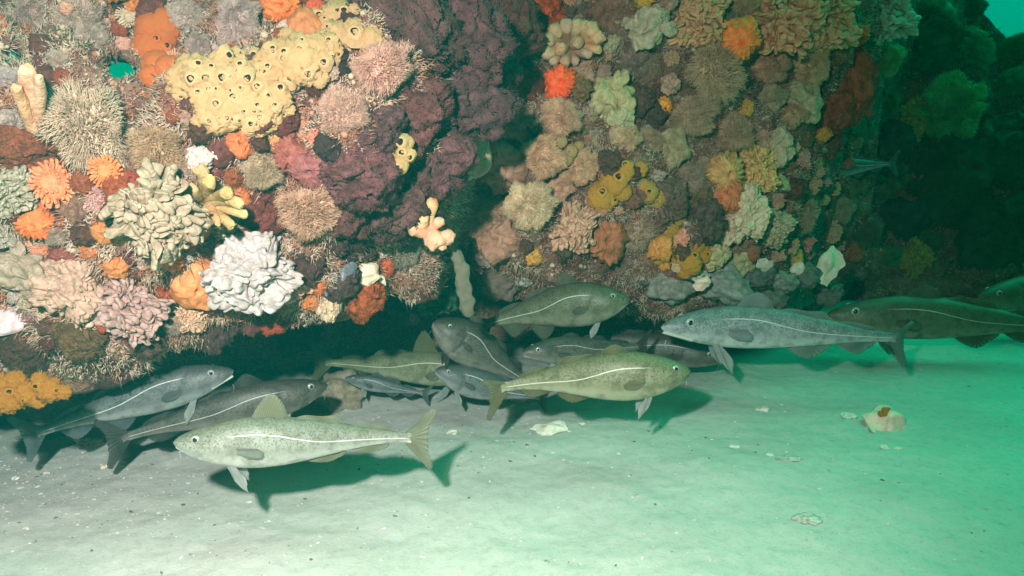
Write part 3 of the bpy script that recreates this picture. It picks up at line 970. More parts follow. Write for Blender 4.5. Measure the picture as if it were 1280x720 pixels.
def disc_mesh():
    nu, nv = 8, 24
    V = []
    for i in range(nu):
        t = i / (nu - 1)
        for j in range(nv):
            a = 2 * math.pi * j / nv
            V.append((0.34 * t * math.cos(a) * (1 + .1 * math.sin(3 * a)), 0.26 * t * math.sin(a), 0.62 - 0.35 * (1 - t) ** 2 + 0.06 * math.sin(math.pi * t)))
    return make_mesh("mouth_disc", np.array(V), grid_faces(nu, nv, True), (M_SOFT,))
PROTO["disc", 0] = disc_mesh()

def orient(loc, nrm, scale, face=0.55, spin=None, down=0.0, aspect=1.0):
    """matrix with +Z along a blend of the wall's normal and the open water in front of it"""
    view = (CAMP - loc).normalized()
    a = (nrm * (1 - face) + view * face + Vector((0, 0, -down))).normalized()
    t = Vector((0, 0, 1)) if abs(a.z) < 0.9 else Vector((0, 1, 0))
    y = (t - a * t.dot(a)).normalized()
    x = y.cross(a)
    if spin:
        q = Matrix.Rotation(spin, 3, a)
        x, y = q @ x, q @ y
    sx = scale * math.sqrt(aspect); sy = scale / math.sqrt(aspect)
    return Matrix(((x.x * sx, y.x * sy, a.x * scale, loc.x), (x.y * sx, y.y * sy, a.y * scale, loc.y), (x.z * sx, y.z * sy, a.z * scale, loc.z), (0, 0, 0, 1)))

PLACED = []      # (px, py, r, short description, is_landmark)
NAMES = {"plume": "plumose_anemone", "spiky": "tentacled_anemone", "fuzz": "plumose_anemone", "ruffle": "ruffled_anemone", "cauli": "ruffled_anemone", "knob": "lobed_anemone", "closed": "closed_anemone",
         "smooth": "closed_anemone", "petal": "petalled_anemone", "turf": "turf_clump"}
CATS = {"turf": "sea moss"}
GRP = {"plume": "feathery anemones on the wall", "fuzz": "feathery anemones on the wall", "spiky": "feathery anemones on the wall", "ruffle": "ruffled anemones on the wall", "cauli": "ruffled anemones on the wall", "knob": "ruffled anemones on the wall",
       "closed": "closed anemones on the wall", "smooth": "closed anemones on the wall", "petal": "half open anemones on the wall", "turf": "bushy turf clumps on the wall"}
CROWN = {"plume": "tentacles", "spiky": "tentacles", "fuzz": "tentacles", "ruffle": "crown", "cauli": "crown", "knob": "crown", "petal": "crown"}

def creature(kind, px, py, r, color, label, lift=0.25, aspect=1.0, spin=None, face=0.55, down=0.0, dz=0.0, column=None, disc=None, depth=None, at_hit=None, var=None):
    if 590 < px < 1075: color = (min(1, color[0] * 1.28), min(1, color[1] * 1.04), color[2] * 0.90)  # second buttress: partly guessed tone, partly weaker strobe light made up in colour
    if px < 450: color = tuple(x * 0.88 for x in color)  # left wall colours lowered to offset the strobe's brightness there
    if kind == 'fuzz' and 590 < px < 1075: color = tuple(min(0.7, x * 1.28) for x in color)  # feathery crowns lightened again to counter their own shading
    h = at_hit or hit(px, py)
    if h is None: return None
    loc, nrm, d = h
    if depth is not None: d = depth; loc = at(px, py, depth); nrm = -ray(px, py).normalized()
    R_ = r * d / 1000.0
    view = (CAMP - loc).normalized()
    loc = loc + view * (R_ * lift)
    k = max(s for (kk, s) in PROTO if kk == kind) + 1
    v = var % k if var is not None else RNG.randrange(k)
    if spin is None: spin = RNG.uniform(0, 6.28) if abs(aspect - 1) < 0.01 else 0.0
    if abs(aspect - 1) < 0.01: aspect = RNG.uniform(0.8, 1.25)
    r = r * (1.24 if kind in ('fuzz', 'plume', 'turf') else 1.12)
    zs = 0.94 if kind in ("plume", "spiky", "fuzz") else 1.0
    M = orient(loc, nrm, R_ * zs * (0.82 if kind in ("plume", "fuzz") else 0.78 if kind == "spiky" else 1.0), face, spin, down, aspect)
    nm = NAMES[kind]
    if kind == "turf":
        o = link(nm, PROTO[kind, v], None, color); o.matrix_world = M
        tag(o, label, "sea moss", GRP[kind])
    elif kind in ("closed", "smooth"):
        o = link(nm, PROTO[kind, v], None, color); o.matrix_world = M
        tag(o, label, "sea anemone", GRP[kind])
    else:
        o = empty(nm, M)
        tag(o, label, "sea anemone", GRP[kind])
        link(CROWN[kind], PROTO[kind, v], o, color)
        cc = column or tuple(min(1, x * f) for x, f in zip(color, (0.8, 0.6, 0.5)))
        link("column", PROTO["colm", v % 3], o, cc)
        if kind in ("plume", "ruffle") and r > 26:
            pass
    PLACED.append((px, py, r, label, o))
    return o

# ------------------------------------------------------------------ the wall's residents, from left to right
CREAM = (0.60, 0.52, 0.40); BEIGE = (0.52, 0.43, 0.34); GREYM = (0.52, 0.44, 0.40); MAUVE = (0.48, 0.36, 0.35)
TAN = (0.42, 0.31, 0.21); PINKB = (0.50, 0.33, 0.28); ORNG = (0.72, 0.22, 0.05); RUST = (0.26, 0.055, 0.025)
PEACH = (0.62, 0.32, 0.18); PURP = (0.105, 0.055, 0.058); WHITE = (0.47, 0.49, 0.52); SAGE = (0.34, 0.36, 0.27); MAROON = (0.12, 0.03, 0.035)
TEALG = (0.25, 0.32, 0.25); YEL = (0.62, 0.42, 0.12)
Q = creature
# large purple brown turf mass in the middle
for i, (x, y, r, lab) in enumerate([
    (508, 30, 62, "dark purple brown bushy clump right of the yellow sponge's top end"),
    (575, 50, 62, "largest plum brown bushy clump, at the top edge left of the red sponge"),
    (515, 140, 50, "dark plum clump tucked under the pinkish spiky anemone's tip"),
    (578, 130, 55, "shaggy plum clump hanging over the dark gully"),
    (630, 30, 45, "plum clump bulging out beside the top of the dark gully"),
    (452, 215, 46, "purple brown clump left of the small yellow sponge bulbs"),
    (495, 245, 50, "dull purple clump just above the cream orange sea squirts"),
    (545, 205, 45, "dark plum clump at the gully's edge, level with the yellow sponge bulbs"),
    (430, 265, 34, "small purple clump right beside the tan spiky anemone"),
    (470, 165, 34, "plum clump between the two halves of the pinkish spiky anemone and the yellow bulbs"),
    (605, 95, 40, "plum clump low on the bulge beside the dark gully")]):
    Q("turf", x, y, r, (PURP[0] * (1 + 0.12 * (i % 3)), PURP[1], PURP[2] * (1 + 0.15 * (i % 2))), lab, lift=-0.1, face=0.3)
Q("turf", 1058, 110, 38, (0.34, 0.09, 0.05), "rust red bushy growth on the outer edge of the wall, beside the dark hollow", lift=0.1, aspect=0.6, spin=0.3)
Q("turf", 1040, 140, 26, (0.30, 0.08, 0.05), "rust red lump under the longer rust red growth at the wall's outer edge", lift=0.1)
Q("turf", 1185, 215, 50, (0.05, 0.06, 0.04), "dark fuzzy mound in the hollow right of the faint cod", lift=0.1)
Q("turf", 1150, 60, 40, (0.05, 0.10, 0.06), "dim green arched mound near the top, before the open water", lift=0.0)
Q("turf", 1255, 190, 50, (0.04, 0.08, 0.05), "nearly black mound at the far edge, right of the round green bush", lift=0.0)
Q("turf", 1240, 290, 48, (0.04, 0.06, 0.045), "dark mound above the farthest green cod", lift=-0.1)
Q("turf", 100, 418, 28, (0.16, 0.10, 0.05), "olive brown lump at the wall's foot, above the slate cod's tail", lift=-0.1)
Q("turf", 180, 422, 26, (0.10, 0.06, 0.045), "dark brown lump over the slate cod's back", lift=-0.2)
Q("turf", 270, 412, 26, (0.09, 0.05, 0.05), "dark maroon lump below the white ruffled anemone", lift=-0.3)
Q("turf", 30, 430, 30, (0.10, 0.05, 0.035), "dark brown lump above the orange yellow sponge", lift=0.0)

# far green mounds and bushes
Q("fuzz", 1190, 135, 58, (0.17, 0.51, 0.22), "big round green bushy anemone out in the murky water, beyond the dark hollow", lift=0.8)
Q("fuzz", 1225, 185, 36, (0.12, 0.41, 0.2), "green bushy anemone hanging under the big round green one", lift=0.2)
Q("fuzz", 1105, 75, 34, (0.17, 0.48, 0.2), "green tuft just under the pale green white ruffled anemone", lift=0.3)
Q("fuzz", 1160, 20, 40, (0.2, 0.44, 0.27), "hazy green tuft at the top edge beside the open water", lift=0.2)
Q("fuzz", 1215, 60, 38, (0.17, 0.41, 0.26), "hazy teal tuft above the big round green bushy anemone", lift=0.1)
Q("fuzz", 1265, 105, 34, (0.15, 0.37, 0.22), "hazy teal tuft nearest the top corner of open water", lift=0.1)
Q("ruffle", 1142, 150, 24, (0.34, 0.36, 0.08), "yellow green lobed anemone on the dark mound right of the faint cod", lift=0.6)
Q("closed", 1212, 243, 17, (0.40, 0.12, 0.04), "dull orange closed anemone in the far dark corner under the green bush", lift=0.5, aspect=1.5)
Q("closed", 1150, 218, 8, (0.40, 0.12, 0.05), "tiny orange red closed anemone on the far dark mound", lift=0.8)
Q("ruffle", 1143, 322, 20, (0.34, 0.26, 0.06), "mustard yellow lobed anemone above the long olive cod", lift=0.5)
Q("closed", 1068, 315, 13, (0.30, 0.12, 0.05), "rust brown closed anemone right of the pale upright shell", lift=0.5)
Q("closed", 1170, 215, 7, (0.3, 0.1, 0.04), "smallest brown closed anemone on the far dark mound", lift=0.8)
Q("fuzz", 1052, 262, 24, TEALG, "dusky green tuft on the far side of the spiky teal anemone, next to the hollow", lift=0.4)
Q("spiky", 1002, 268, 30, (0.32, 0.36, 0.28), "spiky teal grey anemone right of the grey green cauliflower anemone", lift=0.4)
Q("fuzz", 1085, 290, 26, (0.12, 0.15, 0.11), "dark green tuft under the hollow, above the rust brown closed anemone", lift=0.2)

# upper left
Q("fuzz", 40, 18, 34, MAUVE, "mauve grey feathery anemone in the top corner of the wall", lift=0.2)
Q("fuzz", 100, 22, 46, (0.56, 0.46, 0.42), "broad dusty grey feathery anemone along the top, right of the mauve one in the corner", lift=0.2)
Q("fuzz", 112, 44, 30, GREYM, "grey feathery anemone directly above the big beige spiky one", lift=0.35)
Q("fuzz", 72, 74, 18, GREYM, "smaller grey feathery anemone between the two green openings", lift=0.3)
Q("petal", 160, 20, 15, CREAM, "small cream petalled anemone above the orange rough sponge", lift=0.9)
Q("closed", 155, 56, 10, (0.6, 0.35, 0.30), "tiny pink closed anemone just over the larger green opening", lift=0.9)
Q("closed", 83, 10, 9, (0.62, 0.36, 0.28), "tiny salmon closed anemone at the top edge on the dusty grey one", lift=2.2)
Q("fuzz", 234, 20, 34, (0.52, 0.46, 0.43), "pale grey feathery anemone right of the orange rough sponge, at the top", lift=0.3)
Q("fuzz", 298, 28, 44, (0.50, 0.42, 0.42), "lavender grey feathery anemone between the pale grey one and the orange dome at the top", lift=0.25)
Q("fuzz", 248, 58, 24, (0.40, 0.33, 0.33), "mauve feathery anemone resting above the yellow sponge's left end", lift=0.25)
Q("plume", 106, 160, 66, (0.56, 0.48, 0.38), "big pale beige anemone bristling with fine tentacles, beside the pale finger sponge", lift=0.45, var=2)
Q("plume", 196, 190, 44, (0.46, 0.34, 0.22), "tan anemone with long fine tentacles, lower right of the big beige one", lift=0.4, var=1)
Q("fuzz", 8, 98, 24, (0.55, 0.52, 0.55), "lavender white puffy anemone at the wall's left end, left of the finger sponge", lift=0.5)
Q("fuzz", 12, 155, 26, (0.55, 0.50, 0.50), "pale lavender puffy anemone below the other one at the wall's left end", lift=0.4)
Q("spiky", 240, 207, 26, (0.45, 0.37, 0.30), "dusty tentacled anemone between the tan one and the maroon dome", lift=0.35)
Q("knob", 250, 196, 17, (0.66, 0.62, 0.62), "small lavender white knobbly anemone left of the maroon dome", lift=1.2)
Q("smooth", 276, 186, 20, MAROON, "glossy dark maroon dome under the yellow sponge", lift=0.5)
Q("petal", 132, 215, 22, (0.70, 0.26, 0.10), "orange petalled anemone under the tan one's long tentacles", lift=0.7)
Q("petal", 65, 230, 30, (0.75, 0.28, 0.14), "salmon orange petalled anemone above the bright orange dome", lift=0.6)
Q("closed", 44, 279, 22, (0.80, 0.22, 0.07), "bright orange dome with folds, below the salmon petalled anemone", lift=0.6)
Q("ruffle", 10, 240, 30, (0.36, 0.37, 0.30), "grey green ruffled anemone at the left end, beside the salmon petalled one", lift=0.5)
Q("ruffle", 0, 295, 17, (0.40, 0.40, 0.36), "grey ruffled anemone half cut off at the left end under the grey green one", lift=0.5)
Q("turf", 28, 188, 34, (0.26, 0.075, 0.04), "red brown rough lump left of the salmon petalled anemone's top", lift=0.0, aspect=1.5, spin=0.0)
Q("turf", 95, 197, 20, (0.20, 0.06, 0.04), "small red brown rough lump under the big beige anemone", lift=0.0)
Q("fuzz", 93, 262, 24, (0.36, 0.22, 0.17), "dull brown pink feathery anemone between the salmon and the cream grey anemones", lift=0.4)
Q("fuzz", 70, 295, 20, (0.40, 0.35, 0.30), "small grey feathery anemone just under the bright orange dome", lift=0.4)
Q("closed", 85, 322, 18, (0.20, 0.05, 0.045), "maroon dome over the pinkish beige ruffled anemone", lift=0.3)
Q("closed", 128, 291, 14, (0.45, 0.20, 0.07), "brown orange dome left of the cream grey ruffled anemone", lift=0.5)
Q("closed", 112, 313, 12, (0.42, 0.15, 0.06), "rust dome below the brown orange one", lift=0.5)
Q("closed", 146, 333, 15, (0.55, 0.22, 0.08), "orange dome with a dark mouth, under the cream grey ruffled anemone", lift=0.6)
Q("ruffle", 196, 272, 50, (0.37, 0.335, 0.26), "large cream grey ruffled anemone in the middle of the left wall, above a dark cleft", lift=0.45)
Q("knob", 30, 338, 30, (0.33, 0.30, 0.24), "grey beige messy lobed anemone left of the pinkish beige ruffled one", lift=0.4)
Q("cauli", 88, 360, 44, (0.44, 0.34, 0.28), "pinkish beige ruffled anemone near the wall's foot, first of the two side by side", lift=0.5)
Q("cauli", 163, 388, 37, (0.42, 0.32, 0.31), "pinkish grey ruffled anemone right of the pinkish beige one", lift=0.6)
Q("smooth", 243, 352, 34, (0.72, 0.30, 0.12), "smooth orange dome tucked behind the white ruffled anemone", lift=0.3, aspect=0.8, spin=0)
Q("cauli", 312, 342, 55, WHITE, "brilliant white ruffled anemone, the brightest on the wall", lift=0.75, aspect=1.1, spin=0, column=(0.6, 0.5, 0.4), var=0)
Q("spiky", 218, 408, 16, (0.40, 0.37, 0.33), "drooping grey tassel shaped anemone under the smooth orange dome", lift=0.9, down=1.2, face=0.3)
Q("closed", 340, 405, 15, (0.30, 0.05, 0.03), "blood red lump beneath the white ruffled anemone", lift=0.3)
Q("plume", 327, 214, 32, (0.48, 0.42, 0.30), "grey beige tentacled anemone under the yellow sponge's middle", lift=0.4)
Q("plume", 388, 262, 50, (0.56, 0.40, 0.30), "tan pink anemone with bristling tentacles right above the peach barnacle", lift=0.5, var=0)
Q("closed", 300, 178, 18, (0.60, 0.18, 0.07), "rust orange lump pressed against the yellow sponge's underside", lift=0.3)
Q("closed", 362, 192, 22, (0.30, 0.10, 0.09), "brownish red dome right of the grey beige tentacled anemone", lift=0.4)
Q("closed", 392, 212, 26, (0.26, 0.10, 0.11), "dull mauve dome above the tan pink bristling anemone", lift=0.2)
Q("turf", 330, 262, 30, (0.20, 0.05, 0.05), "dark red rough patch behind the yellow cream finger cluster", lift=-0.1)
Q("plume", 478, 85, 46, (0.58, 0.40, 0.35), "pinkish spiky anemone pointing out over the plum clumps at the yellow sponge's end", lift=0.5, var=3, aspect=1.2, spin=0.5)
Q("plume", 428, 140, 40, (0.56, 0.41, 0.35), "pinkish beige spiky anemone hanging below the pointed one", lift=0.4, var=4)
Q("closed", 350, 3, 24, (0.80, 0.24, 0.07), "bright orange dome at the top edge left of the yellow sponge", lift=0.8)
Q("smooth", 380, 36, 24, (0.52, 0.22, 0.09), "brown orange smooth dome between the bright orange one and the yellow sponge", lift=0.5)
Q("knob", 357, 32, 9, (0.60, 0.52, 0.48), "tiny pale knobbly anemone on the brown orange dome's edge", lift=2.6)
Q("closed", 396, 10, 13, (0.62, 0.12, 0.06), "red dome squeezed between the orange ones and the yellow sponge's top", lift=0.8)
Q("spiky", 505, 312, 30, (0.26, 0.27, 0.22), "grey green tentacled anemone behind the cream orange sea squirts", lift=0.1)
Q("spiky", 555, 318, 26, (0.22, 0.22, 0.18), "dim grey green tentacled anemone at the top of the hanging stalk", lift=0.1)
Q("closed", 482, 335, 12, (0.42, 0.09, 0.04), "dark orange lump over the barnacle shells by the dark recess", lift=0.4)
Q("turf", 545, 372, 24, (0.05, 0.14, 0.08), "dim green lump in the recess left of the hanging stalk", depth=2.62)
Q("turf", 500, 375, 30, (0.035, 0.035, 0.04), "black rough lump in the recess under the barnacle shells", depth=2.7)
Q("cauli", 411, 383, 18, (0.58, 0.50, 0.38), "small cream pitted anemone hanging alone above the recess", lift=0.8, aspect=0.8, spin=0)
Q("knob", 380, 352, 14, (0.62, 0.36, 0.28), "peach speckled barnacle like anemone right of the white ruffled one", lift=0.8, aspect=0.8, spin=0)
Q("turf", 455, 372, 26, (0.36, 0.09, 0.03), "orange red rough lump right of the small cream pitted anemone", lift=0.2)
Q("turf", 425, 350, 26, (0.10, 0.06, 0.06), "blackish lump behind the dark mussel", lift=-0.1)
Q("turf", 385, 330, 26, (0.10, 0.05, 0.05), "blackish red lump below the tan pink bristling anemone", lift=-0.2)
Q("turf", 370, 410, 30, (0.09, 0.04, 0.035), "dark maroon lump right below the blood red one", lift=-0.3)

# second buttress, right of the gully
Q("turf", 683, 14, 26, (0.50, 0.08, 0.03), "bright red rough sponge at the top edge right of the gully", lift=0.3)
Q("closed", 700, 104, 20, (0.85, 0.13, 0.04), "vivid red orange dome directly under the pale finger coral", lift=0.7)
Q("turf", 640, 100, 34, (0.13, 0.035, 0.03), "dark red lump in the gully left of the vivid red dome", lift=-0.2)
Q("smooth", 592, 190, 26, (0.33, 0.31, 0.28), "grey smooth round sac with a pale rim at the gully's foot", lift=0.4, aspect=0.75, spin=0)
Q("knob", 588, 212, 11, (0.55, 0.60, 0.66), "small bluish white knobbly anemone on the grey sac", lift=2.6)
Q("fuzz", 640, 150, 40, (0.34, 0.28, 0.25), "shaded grey brown feathery anemone left of the vivid red dome", lift=0.3)
Q("fuzz", 700, 148, 38, (0.44, 0.35, 0.29), "beige feathery anemone right below the vivid red dome", lift=0.3)
Q("closed", 630, 205, 32, (0.30, 0.22, 0.20), "pinkish brown fleshy dome right of the grey sac", lift=0.4)
Q("fuzz", 680, 195, 40, (0.46, 0.36, 0.28), "sandy feathery anemone in the middle of the second buttress, above the cream one", lift=0.35)
Q("fuzz", 725, 210, 34, (0.42, 0.36, 0.28), "beige grey feathery anemone left of the orange yellow pitted sponge", lift=0.35)
Q("knob", 765, 125, 30, (0.36, 0.42, 0.27), "pale green lobed anemone right of the vivid red dome", lift=0.4)
Q("knob", 775, 150, 16, (0.34, 0.44, 0.32), "smaller sea green lobed anemone under the pale green one", lift=0.8)
Q("fuzz", 795, 78, 34, (0.22, 0.21, 0.21), "dark grey feathery anemone right of the pale finger coral", lift=0.2)
Q("knob", 812, 32, 27, (0.36, 0.42, 0.36), "grey green lobed anemone at the top, right of the finger coral", lift=0.5)
Q("fuzz", 760, 15, 30, (0.26, 0.17, 0.14), "dusky brown tuft along the top edge over the finger coral", lift=0.1)
Q("fuzz", 782, 172, 30, (0.38, 0.38, 0.28), "muted green feathery anemone above the orange yellow pitted sponge", lift=0.3)
Q("plume", 604, 268, 42, (0.48, 0.40, 0.33), "pinkish beige bristling anemone above the hanging stalk, right of the sea squirts", lift=0.4, var=1)
Q("fuzz", 662, 258, 44, (0.52, 0.44, 0.35), "rounded cream beige feathery anemone left of the pitted sponge, above the stones", lift=0.5)
Q("closed", 625, 302, 26, (0.30, 0.21, 0.18), "pink brown fleshy dome under the bristling anemone beside the stalk", lift=0.5)
Q("ruffle", 720, 285, 27, (0.42, 0.33, 0.28), "small dusty ruffled anemone left of the brown orange dome with a slit", lift=0.5)
Q("fuzz", 700, 235, 24, (0.46, 0.34, 0.30), "pink beige tuft squeezed between the cream beige and the beige grey anemones", lift=0.6)
Q("closed", 758, 300, 27, (0.28, 0.14, 0.08), "brown orange dome with a dark slit, above the dark olive cod's head", lift=0.6)
Q("spiky", 795, 292, 32, (0.34, 0.33, 0.30), "grey anemone with long spread tentacles right of the brown orange dome", lift=0.3)
Q("closed", 830, 133, 11, (0.70, 0.38, 0.06), "little golden dome in the middle of the feathery anemones", lift=1.2)
Q("plume", 893, 90, 52, (0.44, 0.43, 0.33), "large grey green bristling anemone left under the orange dome", lift=0.45, var=3)
Q("plume", 868, 145, 36, (0.40, 0.38, 0.30), "olive grey bristling anemone below the large grey green one", lift=0.4)
Q("fuzz", 838, 185, 36, (0.36, 0.40, 0.30), "sage green feathery anemone right above the small ochre sponge", lift=0.35)
Q("plume", 812, 175, 24, (0.34, 0.34, 0.26), "small moss grey bristling anemone left of the sage green one", lift=0.2)
Q("closed", 922, 49, 25, (0.82, 0.27, 0.06), "bright orange dome high on the second buttress, alone among grey and peach ones", lift=1.0)
Q("ruffle", 870, 22, 34, (0.52, 0.37, 0.25), "peach ruffled anemone at the top edge, left of the bright orange dome", lift=0.4)
Q("fuzz", 930, 8, 32, (0.48, 0.35, 0.27), "peach grey feathery anemone at the top edge above the bright orange dome", lift=0.3)
Q("ruffle", 980, 28, 42, (0.56, 0.36, 0.25), "large peach ruffled anemone right of the bright orange dome", lift=0.4)
Q("ruffle", 1030, 28, 36, (0.50, 0.36, 0.24), "peach beige ruffled anemone at the wall's upper right edge", lift=0.4)
Q("fuzz", 965, 82, 34, (0.42, 0.30, 0.25), "brownish pink feathery anemone below the large peach one", lift=0.3)
Q("fuzz", 1015, 82, 34, (0.44, 0.38, 0.27), "beige green feathery anemone on the edge, above the rust red growth", lift=0.4)
Q("fuzz", 965, 122, 28, (0.34, 0.36, 0.29), "grey green feathery anemone below the brownish pink one", lift=0.4)
Q("knob", 1008, 122, 24, (0.34, 0.38, 0.28), "green grey lobed anemone just left of the rust red growth", lift=0.4)
Q("closed", 990, 145, 16, (0.36, 0.28, 0.20), "olive beige dome between the grey green anemones and the dark edge", lift=0.5)
Q("plume", 917, 168, 32, (0.42, 0.38, 0.30), "round grey bristling anemone in the middle between the bristling and the yellow ones", lift=0.5)
Q("spiky", 862, 222, 24, (0.32, 0.30, 0.28), "grey tassel anemone right of the ochre sponges", lift=0.5)
Q("closed", 905, 217, 25, (0.46, 0.34, 0.16), "yellow brown fleshy dome under the round grey bristling anemone", lift=0.5)
Q("ruffle", 945, 212, 27, (0.56, 0.46, 0.22), "cream yellow ruffled anemone right of the yellow brown dome", lift=0.5)
Q("knob", 970, 185, 22, (0.40, 0.42, 0.36), "grey white lobed anemone above the cream yellow ruffled one", lift=0.5)
Q("closed", 908, 245, 20, (0.44, 0.17, 0.09), "orange brown dome left above the grey green cauliflower anemone", lift=0.5)
Q("cauli", 930, 268, 36, (0.46, 0.50, 0.42), "grey green cauliflower anemone over the open mouthed silver cod's back", lift=0.6)
Q("ruffle", 965, 285, 24, (0.34, 0.38, 0.30), "smaller grey green ruffled anemone leaning on the cauliflower one", lift=0.4)
Q("ruffle", 1098, 16, 38, (0.50, 0.56, 0.48), "pale green white ruffled anemone standing out past the wall's upper right edge", depth=3.2)
Q("closed", 1073, 45, 13, (0.60, 0.13, 0.03), "small orange red dome in the dark gap left of the pale green white anemone", lift=0.4)
Q("turf", 830, 250, 28, (0.16, 0.13, 0.12), "dark grey lump below the grey tassel anemone", lift=0.0)
Q("turf", 880, 280, 28, (0.09, 0.08, 0.08), "blackish lump left of the grey green cauliflower anemone", lift=-0.1)

# ------------------------------------------------------------------ sponges
def sponge(name, px, py, blobs_px, color, label, chims, group="encrusting sponges on the wall", rough=0.1, lift=0.0, csize=(7, 11), depth=None, cat="sponge", extra=None):
    """blobs_px: [(px, py, r)], chims: [(px, py, r)] openings facing the open water"""
    h = hit(px, py)
    loc, nrm, d = h
    if depth: d = depth; loc = at(px, py, depth)
    M = orient(loc, nrm, d / 1000.0, 0.8)
    Mi = M.inverted()
    o = empty(name, M)
    tag(o, label, cat, group)
    B = []
    for bx, by, r in blobs_px:
        hh = hit(bx, by)
        dd = d if depth or hh is None else max(min(hh[2], d + 0.12), d - 0.12)
        q = Mi @ at(bx, by, dd)
        B.append((q.x, q.y, q.z + r * lift + (15 if r < 11 and len(blobs_px) > 60 else 0), r))
    body = link("sponge_body", sponge_body_mesh(len(PLACED) + 3, B, rough), o, color)
    body.data.name = "sponge_body"
    dg = body.data
    bv = BVHTree.FromPolygons([v.co for v in dg.vertices], [tuple(p.vertices) for p in dg.polygons])
    inv = Mi
    cl = Mi @ CAMP
    for cx, cy, r in chims:
        tgt = Mi @ at(cx, cy, d)
        dr = (tgt - cl).normalized()
        loc2, n2, _, _ = bv.ray_cast(cl, dr, 1e6)
        if loc2 is None: continue
        if n2.dot(dr) > 0: n2 = -n2
        a = (n2 * 0.35 - dr * 0.65 + Vector((RNG.uniform(-.25, .25), RNG.uniform(-.25, .25), 0))).normalized()
        X, Y, A = frame_from_axis(a[:])
        rr = r * 1.12 * RNG.uniform(0.7, 1.25)
        c = link("osculum", PROTO["chim", RNG.randrange(3)], o, tuple(min(1, x * f) for x, f in zip(color, (1.12, 1.15, 1.25))))
        base = loc2 - a * rr * 0.3
        c.matrix_local = Matrix(((X[0] * rr, Y[0] * rr, A[0] * rr * 0.9, base.x), (X[1] * rr, Y[1] * rr, A[1] * rr * 0.9, base.y), (X[2] * rr, Y[2] * rr, A[2] * rr * 0.9, base.z), (0, 0, 0, 1)))
    PLACED.append((px, py, max(b[2] for b in blobs_px), label, o))
    return o

rs = random.Random(5)
big = []
def strip(x0, y0, x1, y1, w, n, r0, r1):
    for i in range(n):
        t = i / max(1, n - 1)
        big.append((x0 + (x1 - x0) * t + rs.uniform(-w, w), y0 + (y1 - y0) * t + rs.uniform(-w, w), rs.uniform(r0, r1)))
strip(232, 98, 330, 92, 12, 9, 18, 26)
strip(250, 132, 345, 128, 14, 10, 18, 27)
strip(255, 152, 335, 150, 6, 7, 12, 17)
strip(340, 95, 395, 70, 14, 8, 20, 28)
strip(395, 75, 425, 15, 12, 8, 18, 26)
strip(425, 50, 455, 45, 8, 4, 14, 20)
for _ in range(95):
    bx, by, br = rs.choice(big[:50]); big.append((bx + rs.uniform(-br, br), by + rs.uniform(-br, br) * .8, rs.uniform(5, 10.5)))
ch = [(240, 98, 8), (258, 97, 9), (279, 96, 9), (308, 97, 8), (284, 68, 8), (292, 122, 6), (334, 119, 7), (326, 147, 7), (313, 162, 6), (344, 132, 6), (377, 138, 6), (398, 118, 7), (430, 14, 7), (443, 42, 9), (449, 70, 7), (412, 50, 6), (260, 150, 6), (270, 130, 6), (355, 72, 6), (300, 80, 6), (318, 68, 6), (340, 60, 7), (362, 100, 8), (385, 92, 7), (420, 92, 6), (398, 20, 8), (436, 95, 6), (225, 120, 6), (246, 80, 7), (350, 110, 6), (305, 140, 5), (283, 148, 6), (262, 112, 6), (375, 60, 6), (405, 78, 6), (322, 108, 7)]
for _ in range(34): 
    bx, by, br = rs.choice(big[:50]); ch.append((bx + rs.uniform(-br, br) * .8, by + rs.uniform(-br, br) * .8, rs.uniform(3.5, 6)))
sponge("barrel_sponge", 330, 105, big, (0.84, 0.62, 0.33), "large pale yellow sponge with many round openings, stretching across the upper left wall", ch, rough=0.27, lift=0.35)
sponge("bulb_sponge", 488, 190, [(468, 198, 13), (485, 187, 12), (498, 180, 12), (505, 192, 11), (498, 206, 12), (508, 178, 9), (478, 182, 8)], (0.66, 0.52, 0.24), "small clump of yellow bulbs with dark openings set among plum clumps",
       [(468, 203, 9), (486, 189, 7), (500, 178, 7), (503, 191, 6), (497, 209, 8), (512, 196, 6)], depth=1.72, lift=0.6, rough=0.05)
sponge("crumb_sponge", 40, 487, [(8, 498, 17), (35, 490, 15), (62, 486, 15), (80, 490, 9), (20, 476, 13), (0, 480, 16), (50, 474, 10), (-12, 500, 20), (48, 500, 10), (24, 500, 11)], (0.55, 0.27, 0.03), "orange yellow sponge at the wall's lower left foot", [(12, 490, 5), (46, 482, 5), (70, 488, 4), (30, 500, 4)], lift=0.3, rough=0.34, depth=1.70)
sponge("crumb_sponge", 765, 235, [(752, 245, 18), (768, 228, 18), (780, 215, 13), (765, 205, 11), (778, 240, 12), (758, 255, 10), (800, 212, 10)], (0.66, 0.38, 0.06), "orange yellow pitted sponge in the middle of the second buttress", [(774, 221, 9), (752, 240, 6), (768, 250, 5), (782, 206, 5)], lift=0.4, rough=0.16)
sponge("crumb_sponge", 812, 243, [(808, 240, 14), (820, 248, 12), (825, 258, 8), (803, 232, 9)], (0.60, 0.38, 0.09), "small ochre sponge right beside the orange yellow pitted one", [(812, 240, 6), (822, 252, 4)], lift=0.4, rough=0.16)
sponge("crumb_sponge", 868, 318, [(850, 322, 12), (862, 330, 14), (878, 318, 12), (870, 308, 10), (888, 322, 9), (840, 312, 9), (855, 340, 9)], (0.62, 0.34, 0.04), "orange yellow knobbly sponge above the silver cod's head", [(868, 320, 5), (884, 318, 4)], lift=0.4, rough=0.18)
sponge("crumb_sponge", 838, 285, [(845, 275, 9), (840, 287, 9), (834, 299, 10), (828, 312, 10), (822, 322, 9)], (0.58, 0.34, 0.05), "narrow mustard sponge running down above the knobbly one", [(843, 280, 4)], lift=0.4, rough=0.14)
